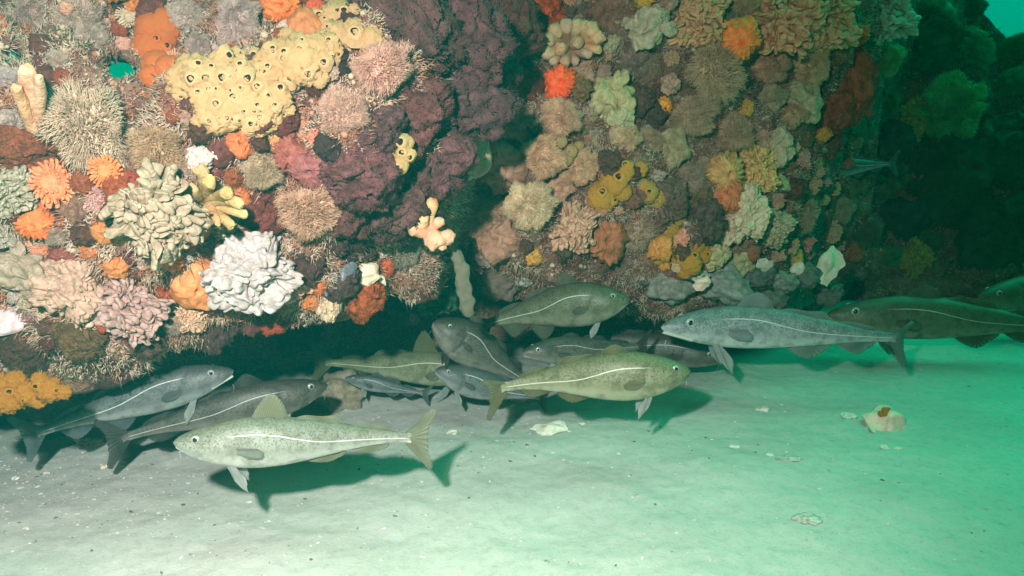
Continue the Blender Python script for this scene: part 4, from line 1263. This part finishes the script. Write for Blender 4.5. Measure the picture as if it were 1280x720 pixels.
sponge("crumb_sponge", 196, 62, [(196, 40, 26), (205, 32, 22), (190, 62, 24), (198, 84, 20), (212, 88, 18), (182, 50, 14), (190, 96, 14)], (0.80, 0.22, 0.06), "rough bright orange sponge right of the larger green opening", [(208, 58, 6), (195, 48, 5)], lift=0.3, rough=0.10)
sponge("crumb_sponge", 700, 178, [(700, 178, 8), (712, 190, 9), (722, 184, 7), (708, 200, 7)], (0.56, 0.40, 0.20), "thin sandy yellow crust between the feathery anemones of the second buttress", [(712, 190, 3)], lift=2.0, rough=0.2)

# finger shaped colonies
def fingers(name, px, py, items, color, label, cat, group=None, lift=0.5, n=12, depth=None):
    """items: [(px0, py0, px1, py1, r0, r1)] one finger each"""
    h = hit(px, py); d = (depth or h[2]) - 0.02
    M = orient(at(px, py, d), h[1], 1.0, 0.8)
    Mi = M.inverted()
    o = empty(name, M)
    tag(o, label, cat, group)
    for x0, y0, x1, y1, r0, r1 in items:
        k = d / 1000.0
        a = Mi @ at(x0, y0, d - 0.01); b = Mi @ at(x1, y1, d - 0.05 * lift - r1 * k)
        ax = b - a
        mb = MB()
        capsule(mb, np.array(a[:]), np.array(ax[:]), ax.length + r1 * k * .5, r0 * k, r1 * k, n, 6)
        off = RNG.uniform(0, 30)
        na = 0.28 if cat != 'sponge' else 0.6
        W = [[v[i] + r1 * k * (na * noise.noise(Vector(v) * 45 + Vector((off, i * 7, 0))) + 0.3 * noise.noise(Vector(v) * 120 + Vector((off, i * 7, 0)))) for i in range(3)] for v in mb.verts()]
        link("finger", make_mesh("finger", W, mb.f, (M_SPONGE if cat == "sponge" else M_SOFT,)), o, tuple(c * RNG.uniform(0.88, 1.1) for c in color))
    PLACED.append((px, py, 30, label, o))
fingers("finger_sponge", 36, 125, [(42, 155, 35, 86, 9, 9.5), (46, 152, 50, 98, 7, 6), (40, 160, 20, 110, 8, 6.5)], (0.66, 0.47, 0.30), "pale finger sponge of three upright fingers left of the big beige anemone", "sponge", lift=2.2)
fingers("finger_sponge", 268, 255, [(262, 245, 250, 212, 8, 9), (262, 250, 285, 240, 6, 8), (262, 252, 300, 252, 6, 7), (265, 258, 308, 268, 5, 5), (262, 258, 290, 282, 6, 6), (258, 260, 250, 288, 6, 6), (255, 250, 240, 238, 7, 7), (262, 255, 272, 278, 5, 5), (255, 245, 262, 225, 7, 8)], (0.42, 0.35, 0.18), "yellow cream finger cluster right of the large cream grey ruffled anemone", "sponge", lift=1.4)
fingers("soft_coral", 715, 58, [(712, 62, 682, 66, 9, 9), (706, 52, 684, 50, 8, 10), (706, 50, 692, 36, 8, 9), (712, 50, 707, 30, 8, 9), (716, 50, 722, 30, 8, 9), (722, 52, 742, 36, 8, 10), (722, 54, 750, 46, 7, 9), (722, 58, 748, 62, 6, 6), (718, 62, 735, 68, 6, 6), (712, 66, 706, 78, 7, 7), (708, 60, 700, 60, 7, 8), (718, 56, 722, 52, 8, 8), (706, 64, 690, 78, 6, 6), (714, 66, 720, 78, 5, 5), (718, 50, 732, 32, 7, 8), (702, 56, 676, 58, 7, 8)],
        (0.62, 0.44, 0.28), "pale cream finger coral with a dozen stubby fingers, right of the gully", "soft coral", lift=1.6)
fingers("sea_squirt", 532, 280, [(528, 288, 505, 260, 6, 8.5), (530, 288, 523, 270, 8, 12), (536, 285, 540, 252, 6, 9), (542, 298, 563, 296, 7, 9), (538, 294, 546, 302, 10, 12), (530, 290, 514, 284, 8, 9), (538, 288, 550, 276, 6, 7), (545, 298, 554, 311, 5, 5)],
        (0.70, 0.47, 0.31), "clump of cream orange lumpy sea squirts hanging at the gully's lower end", "sea squirts", lift=0.6, depth=1.93)

# ------------------------------------------------------------------ stalk, shells, stones
def stalk():
    a, b = at(563, 300, 1.97), at(590, 396, 2.03)
    M = Matrix.Translation(a)
    mb = MB()
    dv = (b - a)
    n = 60; nv = 22
    V = []
    vx = Vector((0.96, 0.0, 0.25)); vy = Vector((0.1, 1, 0))
    for i in range(n):
        t = i / (n - 1)
        w = 0.0075 + 0.008 * math.sin(math.pi * min(1, t * 1.0)) ** 1.5 + 0.010 * t
        if t > 0.9: w *= math.sqrt(max(0.02, 1 - ((t - 0.9) / 0.1) ** 2))
        c = dv * t + vx * 0.006 * math.sin(t * 5)
        for j in range(nv):
            q = 2 * math.pi * j / nv
            k_ = 1 + 0.45 * noise.noise(Vector((math.cos(q) * 1.5, math.sin(q) * 1.5, t * 11)))
            V.append(c + vx * w * k_ * math.cos(q) + vy * w * k_ * 0.55 * math.sin(q))
    o = link("hanging_stalk", make_mesh("stalk", [v[:] for v in V], grid_faces(n, nv, True), (M_TURF,)), None, (0.11, 0.12, 0.09))
    o.matrix_world = M
    tag(o, "long grey green stalk hanging from the sea squirts down to the dark olive cod's tail", "sea squirt stalk")
stalk()

def stone(px, py, r, color, label, aspect=1.3, depth=None, spin=0.0, seed=None, name="stone", cat="stone", group="stones along the wall's foot", flat=0.8, ground=False, tilt=0.0):
    seed = seed if seed is not None else len(PLACED)
    iv, if_ = icosphere(4)
    off = Vector((seed * 2.3, 1, 4))
    V = []
    for v in iv:
        p = Vector(v)
        q = noise.voronoi(p * 1.3 + off, distance_metric='DISTANCE', exponent=2.5)[0][0]
        k = 1 + 0.75 * (0.5 - q) + 0.16 * noise.noise(p * 3 + off) + 0.07 * noise.noise(p * 9 + off) + 0.03 * noise.noise(p * 22 + off)
        V.append((v[0] * k, v[1] * k, v[2] * k * flat))
    if ground:
        g = ground_at(px, py); d = view_depth(g)
        g.z = sand_h(g.x, g.y)
        s = r * d / 1000
        M = Matrix.Translation(g + Vector((0, 0, s * flat * 0.35))) @ Matrix.Rotation(spin, 4, 'Z') @ Matrix.Rotation(tilt, 4, 'Y') @ Matrix.Diagonal((s * aspect, s, s, 1))
    else:
        h = hit(px, py); d = depth or h[2]
        loc = at(px, py, d)
        M = orient(loc, h[1] if h else Vector((0, -1, 0)), r * d / 1000, 0.5, spin, 0, aspect)
    o = link(name, make_mesh(name, V, if_, (M_STONE,)), None, color)
    o.matrix_world = M
    tag(o, label, cat, group)
    PLACED.append((px, py, r, label, o))
    return o
stone(655, 343, 16, (0.45, 0.43, 0.36), "pale mottled stone above the dark olive cod's middle", depth=2.66)
stone(625, 355, 22, (0.18, 0.12, 0.10), "brown stone between the hanging stalk and the pale mottled stone", depth=2.68)
stone(690, 328, 20, (0.20, 0.15, 0.13), "brown stone just above the dark olive cod's fin", depth=2.72)
stone(612, 322, 16, (0.30, 0.18, 0.17), "pinkish stone right of the hanging stalk's upper part", depth=2.68)
stone(740, 330, 22, (0.14, 0.12, 0.10), "dark stone under the brown orange dome with a slit", depth=2.76)
stone(838, 358, 24, (0.27, 0.25, 0.21), "grey ribbed stone in front of the silver cod's snout, under the knobbly sponge", depth=2.74)
stone(905, 356, 28, (0.26, 0.27, 0.24), "largest grey stone, above the silver cod's neck", depth=2.82, aspect=1.5, spin=-0.3)
stone(872, 345, 11, (0.50, 0.46, 0.36), "small pale stone leaning on the largest grey stone", depth=2.72, aspect=1.6)
stone(948, 345, 20, (0.12, 0.13, 0.12), "dark stone right of the largest grey stone", depth=2.9)
stone(982, 352, 14, (0.20, 0.22, 0.18), "grey green stone beside the dark one, above the silver cod's dorsal fin", depth=2.86)
stone(1010, 345, 16, (0.12, 0.14, 0.12), "dark green stone under the pale upright shell", depth=2.9)
stone(1035, 365, 18, (0.11, 0.12, 0.10), "dim stone at the start of the long olive cod", depth=3.15)
stone(965, 378, 16, (0.13, 0.13, 0.11), "dark stone half hidden behind the silver cod's back", depth=2.85)
stone(800, 345, 18, (0.10, 0.09, 0.085), "blackish stone right of the dark olive cod's snout", depth=2.76)
stone(815, 375, 20, (0.09, 0.085, 0.08), "black stone low between the olive cod's snout and the silver cod", depth=2.9)
stone(425, 505, 30, (0.30, 0.23, 0.17), "brown boulder on the sand behind the pale spotted cod's back", ground=True, aspect=1.1, flat=0.9, group="stones on the sand")
stone(112, 560, 13, (0.40, 0.26, 0.20), "pinkish pebble on the sand under the slate cod's tail", ground=True, group="stones on the sand")
stone(70, 545, 14, (0.16, 0.13, 0.11), "dark pebble in the shade at the wall's foot, left of the pinkish pebble", ground=True, group="stones on the sand")
stone(985, 576, 9, (0.62, 0.60, 0.55), "flat pale pebble half buried in open sand below the silver cod", ground=True, flat=0.25, aspect=1.6, group="stones on the sand")
stone(1010, 651, 12, (0.66, 0.60, 0.56), "flat pinkish white pebble, nearest the lens in the open sand", ground=True, flat=0.25, aspect=1.5, group="stones on the sand")

def shell(px, py, r, color, label, M=None, name="shell", cat="shell", depth=None, spin=0.0, ground=True, tilt=0.3, group="shells and shell pieces", curl=0.5, ribs=9, aspect=1.4, lift=0.3):
    """one shell valve: shallow ribbed bowl with thickness"""
    nu, nv = 14, 40
    P = []
    for side, th in ((1, 0.0), (-1, -0.05)):
        for i in range(nu):
            t = i / (nu - 1)
            for j in range(nv):
                a = 2 * math.pi * j / nv
                rr = t * (1 - 0.25 * math.cos(a)) * (1 + 0.035 * math.sin(ribs * a) * t)
                z = curl * (1 - t * t) * 0.75 + 0.008 * math.sin(t * 30) * t + th + 0.012 * math.sin(ribs * 2 * a) * t
                qv = noise.noise_vector(Vector((rr * math.cos(a) * 1.3, rr * math.sin(a) * 1.3, px * 0.37)))
                P.append((rr * math.cos(a) * aspect + qv.x * 0.5, rr * math.sin(a) + qv.y * 0.5, z + qv.z * 0.4))
    k = nu * nv
    F = grid_faces(nu, nv, True)
    F2 = [tuple(reversed([i + k for i in q])) for q in F]
    rim = (nu - 1) * nv
    F3 = [(rim + j, rim + k + j, rim + k + (j + 1) % nv, rim + (j + 1) % nv) for j in range(nv)]
    if ground:
        g = ground_at(px, py); d = view_depth(g); g.z = sand_h(g.x, g.y)
        s = r * d / 1000 * (0.62 if r < 13 else 1.0)
        M = Matrix.Translation(g + Vector((0, 0, s * lift))) @ Matrix.Rotation(spin, 4, 'Z') @ Matrix.Rotation(tilt, 4, 'X') @ Matrix.Scale(s, 4)
    else:
        h = hit(px, py); d = depth or h[2] - 0.03
        M = orient(at(px, py, d), h[1], r * d / 1000, 0.7, spin)
    o = link(name, make_mesh(name, P, F + F2 + F3, (M_SHELL,)), None, color)
    o.matrix_world = M
    tag(o, label, cat, group)
    PLACED.append((px, py, r, label, o))
    return o
s = shell(1112, 528, 20, (0.80, 0.66, 0.58), "white broken shell with an orange crust, alone on the green lit sand", spin=0.2, tilt=0.5, curl=0.75, aspect=1.35, lift=0.30)
Mi = s.matrix_world.inverted()
c = link("orange_crust", sponge_body_mesh(77, [(-0.35, 0.35, 0.58, 0.24), (-0.65, 0.25, 0.45, 0.20), (-0.1, 0.45, 0.55, 0.18), (-0.5, 0.1, 0.58, 0.14)], 0.3), s, (0.62, 0.32, 0.05))
shell(1092, 534, 9, (0.82, 0.74, 0.68), "small white shell flap lying against the orange crusted shell", spin=1.2, tilt=0.6, curl=0.3)
shell(694, 539, 13, (0.72, 0.72, 0.68), "long white shell sliver on the sand under the yellow olive cod", curl=0.25, aspect=1.9, spin=0.1, tilt=0.15)
shell(729, 532, 5, (0.62, 0.60, 0.55), "tiny shell right of the long white sliver", curl=0.6)
shell(955, 511, 8, (0.70, 0.70, 0.66), "flat white shell piece on open sand below the silver cod's fin", curl=0.2, aspect=1.8)
shell(1064, 520, 10, (0.66, 0.66, 0.62), "pale flat shell piece left of the orange crusted shell", curl=0.2, aspect=1.7)
shell(1108, 559, 6, (0.72, 0.68, 0.62), "small shell piece below the orange crusted shell", curl=0.3, aspect=1.7)
shell(1124, 560, 5, (0.72, 0.68, 0.62), "smaller shell piece right of the one below the crusted shell", curl=0.3, aspect=1.7)
shell(964, 571, 5, (0.72, 0.70, 0.64), "shell chip just left of the flat pale pebble", curl=0.3, aspect=1.5)
shell(567, 540, 7, (0.66, 0.66, 0.60), "white shell chip on the sand between the pale cod's tail and the yellow olive cod", curl=0.3, aspect=1.6)
shell(920, 559, 6, (0.68, 0.66, 0.6), "thin shell chip on the sand left of the flat pale pebble", curl=0.2, aspect=1.9)
shell(22, 600, 6, (0.72, 0.72, 0.68), "white shell bit on the sand at the left end", curl=0.4)
shell(60, 595, 5, (0.70, 0.70, 0.66), "shell bit right of the one at the sand's left end", curl=0.4)
shell(132, 587, 6, (0.72, 0.68, 0.60), "pale shell bit under the brown cod's tail", curl=0.4)
shell(1038, 328, 16, (0.56, 0.62, 0.48), "pale green upright shell on the rubble beside the rust brown dome", ground=False, spin=1.1, aspect=1.6, depth=2.95, curl=0.4)
shell(18, 400, 16, (0.55, 0.50, 0.58), "purple white shell low on the wall's left end", ground=False, spin=0.2, aspect=1.6, curl=0.5)
shell(10, 428, 11, (0.60, 0.48, 0.42), "small chalky shell under the purple white one", ground=False, spin=0.8, curl=0.5)
shell(430, 345, 14, (0.12, 0.15, 0.20), "dark blue mussel left of the barnacle shells", ground=False, spin=0.9, aspect=1.7, curl=0.8, name="mussel", cat="mussel")
shell(462, 342, 13, (0.62, 0.58, 0.48), "open white barnacle shell above the recess", ground=False, spin=0.2, curl=0.9)
shell(473, 352, 9, (0.66, 0.62, 0.54), "second barnacle shell, under the open white one", ground=False, spin=1.0, curl=0.9)
shell(1000, 336, 7, (0.5, 0.5, 0.42), "pale shell chip in the rubble left of the upright shell", ground=False, depth=2.86)
shell(958, 330, 8, (0.42, 0.44, 0.38), "grey shell chip in the rubble under the smaller grey green anemone", ground=False, depth=2.84)
shell(880, 352, 8, (0.66, 0.60, 0.50), "white shell chip between the pale and the largest grey stone", ground=False, depth=2.68, spin=0.6)
# ------------------------------------------------------------------ smaller residents between the named ones
HUES = {  # by region of the wall
    "left": [("ruffle", "beige", BEIGE), ("fuzz", "grey", GREYM), ("closed", "rust red", RUST), ("closed", "dull orange", (0.50, 0.17, 0.06)), ("petal", "salmon", (0.60, 0.27, 0.16)), ("turf", "dark red", (0.16, 0.045, 0.04)), ("turf", "brown", (0.16, 0.09, 0.07)), ("knob", "mauve", MAUVE), ("closed", "maroon", MAROON)],
    "mid": [("turf", "plum", PURP), ("turf", "dark plum", (0.08, 0.035, 0.05))],
    "right": [("fuzz", "beige", (0.40, 0.34, 0.27)), ("fuzz", "grey green", (0.32, 0.33, 0.27)), ("ruffle", "dusty pink", (0.42, 0.30, 0.26)), ("closed", "rust brown", (0.22, 0.10, 0.07)), ("closed", "ochre", (0.50, 0.30, 0.08)), ("turf", "dark brown", (0.12, 0.08, 0.07)), ("knob", "sage", SAGE), ("petal", "sandy", (0.46, 0.38, 0.28)), ("turf", "grey brown", (0.2, 0.15, 0.13))],
    "far": [("turf", "dark green", (0.06, 0.12, 0.06)), ("fuzz", "dull green", (0.12, 0.24, 0.12)), ("fuzz", "teal green", (0.10, 0.26, 0.16)), ("turf", "blackish", (0.04, 0.05, 0.04))],
}
rf = random.Random(3)
LAND = list(PLACED)
used = set(p[4].get("label") for p in PLACED)
SHAPE = {"ruffle": "ruffled anemone", "fuzz": "feathery anemone", "closed": "closed dome", "petal": "petalled anemone", "turf": "rough lump", "knob": "lobed anemone"}
def short(lab):
    w = lab
    for cut in (",", " right ", " left ", " between ", " under ", " above ", " below ", " at ", " beside ", " with ", " in ", " on ", " hanging ", " over ", " tucked ", " pressed ", " squeezed ", " bristling ", " pointing ", " directly ", " just ", " directly", " low ", " of ", " stretching", " half ", " alone", " behind ", " leaning", " running", " near ", " high ", " resting", " set ", " nearest", " next ", " like ", " bulging", " standing ", " level ", " along "):
        i = w.find(cut)
        if i > 8: w = w[:i]
    return w.strip()
def lump_label(px, py, size, colr, kind):
    near = sorted(LAND, key=lambda q: math.hypot(q[0] - px, q[1] - py) - q[2] * 0.3)
    for k in range(0, 7):
        a = near[k]
        dx, dy = px - a[0], py - a[1]
        rel = ("right of" if dx > 0 else "left of") if abs(dx) > abs(dy) else ("below" if dy > 0 else "above")
        lab = f"{size} {colr} {SHAPE[kind]} {rel} the {short(a[3])}"
        if lab not in used and len(lab.split()) <= 16:
            used.add(lab); return lab
        b = near[k + 1]
        lab = f"{size} {colr} {SHAPE[kind]} between the {short(a[3])} and the {short(b[3])}"
        if lab not in used and len(lab.split()) <= 16:
            used.add(lab); return lab
    return None
count = 0
for tries in range(9000):
    if count >= 240: break
    px, py = rf.uniform(-15, 1290), rf.uniform(-15, 430)
    h = hit(px, py)
    if h is None: continue
    lipy = interp(px, [(0, 480), (100, 450), (200, 425), (400, 395), (480, 350), (560, 320), (620, 320), (1000, 340), (1060, 330), (1290, 300)])
    if py > lipy: continue
    reg = "mid" if (410 < px < 640 and 0 < px - 410 and not (px > 600 and py > 130)) else "left" if px < 440 else "right" if px < 1060 else "far"
    r = rf.uniform(8, 20) if reg != "far" else rf.uniform(14, 34)
    if any(math.hypot(q[0] - px, q[1] - py) < q[2] * 0.74 + r * 0.5 for q in PLACED): continue
    if any(math.hypot((px - hx), (py - hy)) < hr + r for hx, hy, hr in ((16, 66, 20), (152, 80, 30), (190, 116, 15))): continue
    kind, cn, c = rf.choice(HUES[reg])
    c = tuple(min(1, x * rf.uniform(0.8, 1.2)) for x in c)
    lab = lump_label(px, py, "tiny" if r < 11 else "small" if r < 17 else "middling", cn, kind)
    if lab is None: continue
    creature(kind, px, py, r, c, lab, lift=rf.uniform(0.2, 0.6), at_hit=h)
    count += 1
print("fillers", count)

# ------------------------------------------------------------------ uncountable fine growth and grit
def scatter_growth():
    mb = MB()
    rg = random.Random(8)
    iv, if_ = icosphere(1)
    for _ in range(24000):
        px, py = rg.uniform(-60, 1330), rg.uniform(-40, 470)
        h = hit(px, py)
        if h is None: continue
        loc, nrm, d = h
        if noise.noise(loc * 6.0) < -0.3 or loc.z < 0.02: continue
        s = rg.uniform(0.004, 0.013)
        if rg.random() < 0.10:
            s *= 0.7
            mb.add(iv * np.array([s * rg.uniform(.7, 1.4), s * rg.uniform(.7, 1.4), s]) + np.array(loc[:]) + np.array(nrm[:]) * s * 0.4, if_)
        else:
            ln = rg.uniform(0.010, 0.034) if noise.noise(loc * 4.0 + Vector((7, 0, 0))) > -0.1 else 0.012
            for _k in range(6):
                a = np.array(nrm[:]) + np.array([rg.gauss(0, .55) for _ in range(3)])
                X, Y, A = frame_from_axis(a)
                b0 = np.array(loc[:]) + np.array([rg.gauss(0, .006) for _ in range(3)])
                W = [b0 + 0.0016 * (X * math.cos(2.094 * j) + Y * math.sin(2.094 * j)) for j in range(3)] + [b0 + A * ln]
                mb.add(W, [(0, 1, 3), (1, 2, 3), (2, 0, 3)])
    m, nt, b = new_mat("fine_growth")
    n1 = noise_tex(nt, 11, 3, 0.7); n2 = noise_tex(nt, 60, 2, 0.6)
    c = ramp(nt, n1.outputs["Fac"], [(0.32, (0.14, 0.04, 0.045)), (0.42, (0.36, 0.11, 0.05)), (0.5, (0.32, 0.20, 0.15)), (0.58, (0.48, 0.34, 0.24)), (0.68, (0.22, 0.07, 0.06))])
    c = mixc(nt, c, (0.50, 0.42, 0.34), ramp(nt, n2.outputs["Fac"], [(0.55, (0, 0, 0)), (0.65, (0.8, 0.8, 0.8))]))
    nt.links.new(c, b.inputs["Base Color"]); b.inputs["Roughness"].default_value = 0.85
    o = link("reef_undergrowth", mb.mesh("fine_growth", (m,)))
    tag(o, "fine tufts and crusts covering the wall between the larger animals", None, None, "stuff")
scatter_growth()
def scatter_grit():
    mb = MB()
    rg = random.Random(4)
    iv, if_ = icosphere(1)
    for _ in range(2600):
        px = rg.uniform(-60, 1340)
        py = 430 + 300 * rg.random() ** 1.3
        if rg.random() < 0.35: px, py = rg.gauss(70, 110), rg.gauss(600, 40)
        elif rg.random() < 0.25: px, py = rg.gauss(520, 150), rg.gauss(545, 30)
        if py < 400: continue
        g = ground_at(px, py)
        if g.y > 6: continue
        g.z = sand_h(g.x, g.y)
        s = 0.0012 + 0.0042 * rg.random() ** 3.2
        V = iv * np.array([s * rg.uniform(.8, 2.0), s * rg.uniform(.7, 1.4), s * rg.uniform(.3, .7)])
        V = V + np.array([[rg.uniform(-.25, .25) * s for _ in range(3)] for _ in V])
        a = rg.uniform(0, 3.1)
        X = V[:, 0] * math.cos(a) - V[:, 1] * math.sin(a); Y = V[:, 0] * math.sin(a) + V[:, 1] * math.cos(a)
        mb.add(np.stack([X + g.x, Y + g.y, V[:, 2] + g.z + s * 0.1], 1), if_)
    m, nt, b = new_mat("shell_grit")
    n1 = noise_tex(nt, 23, 1)
    c = ramp(nt, n1.outputs["Fac"], [(0.36, (0.10, 0.09, 0.08)), (0.44, (0.42, 0.38, 0.32)), (0.54, (0.56, 0.54, 0.50)), (0.62, (0.50, 0.42, 0.36))])
    nt.links.new(c, b.inputs["Base Color"]); b.inputs["Roughness"].default_value = 0.7
    o = link("shell_gravel", mb.mesh("shell_grit", (m,), False))
    tag(o, "scattered tiny shell grit on the sand", None, None, "stuff")
scatter_grit()
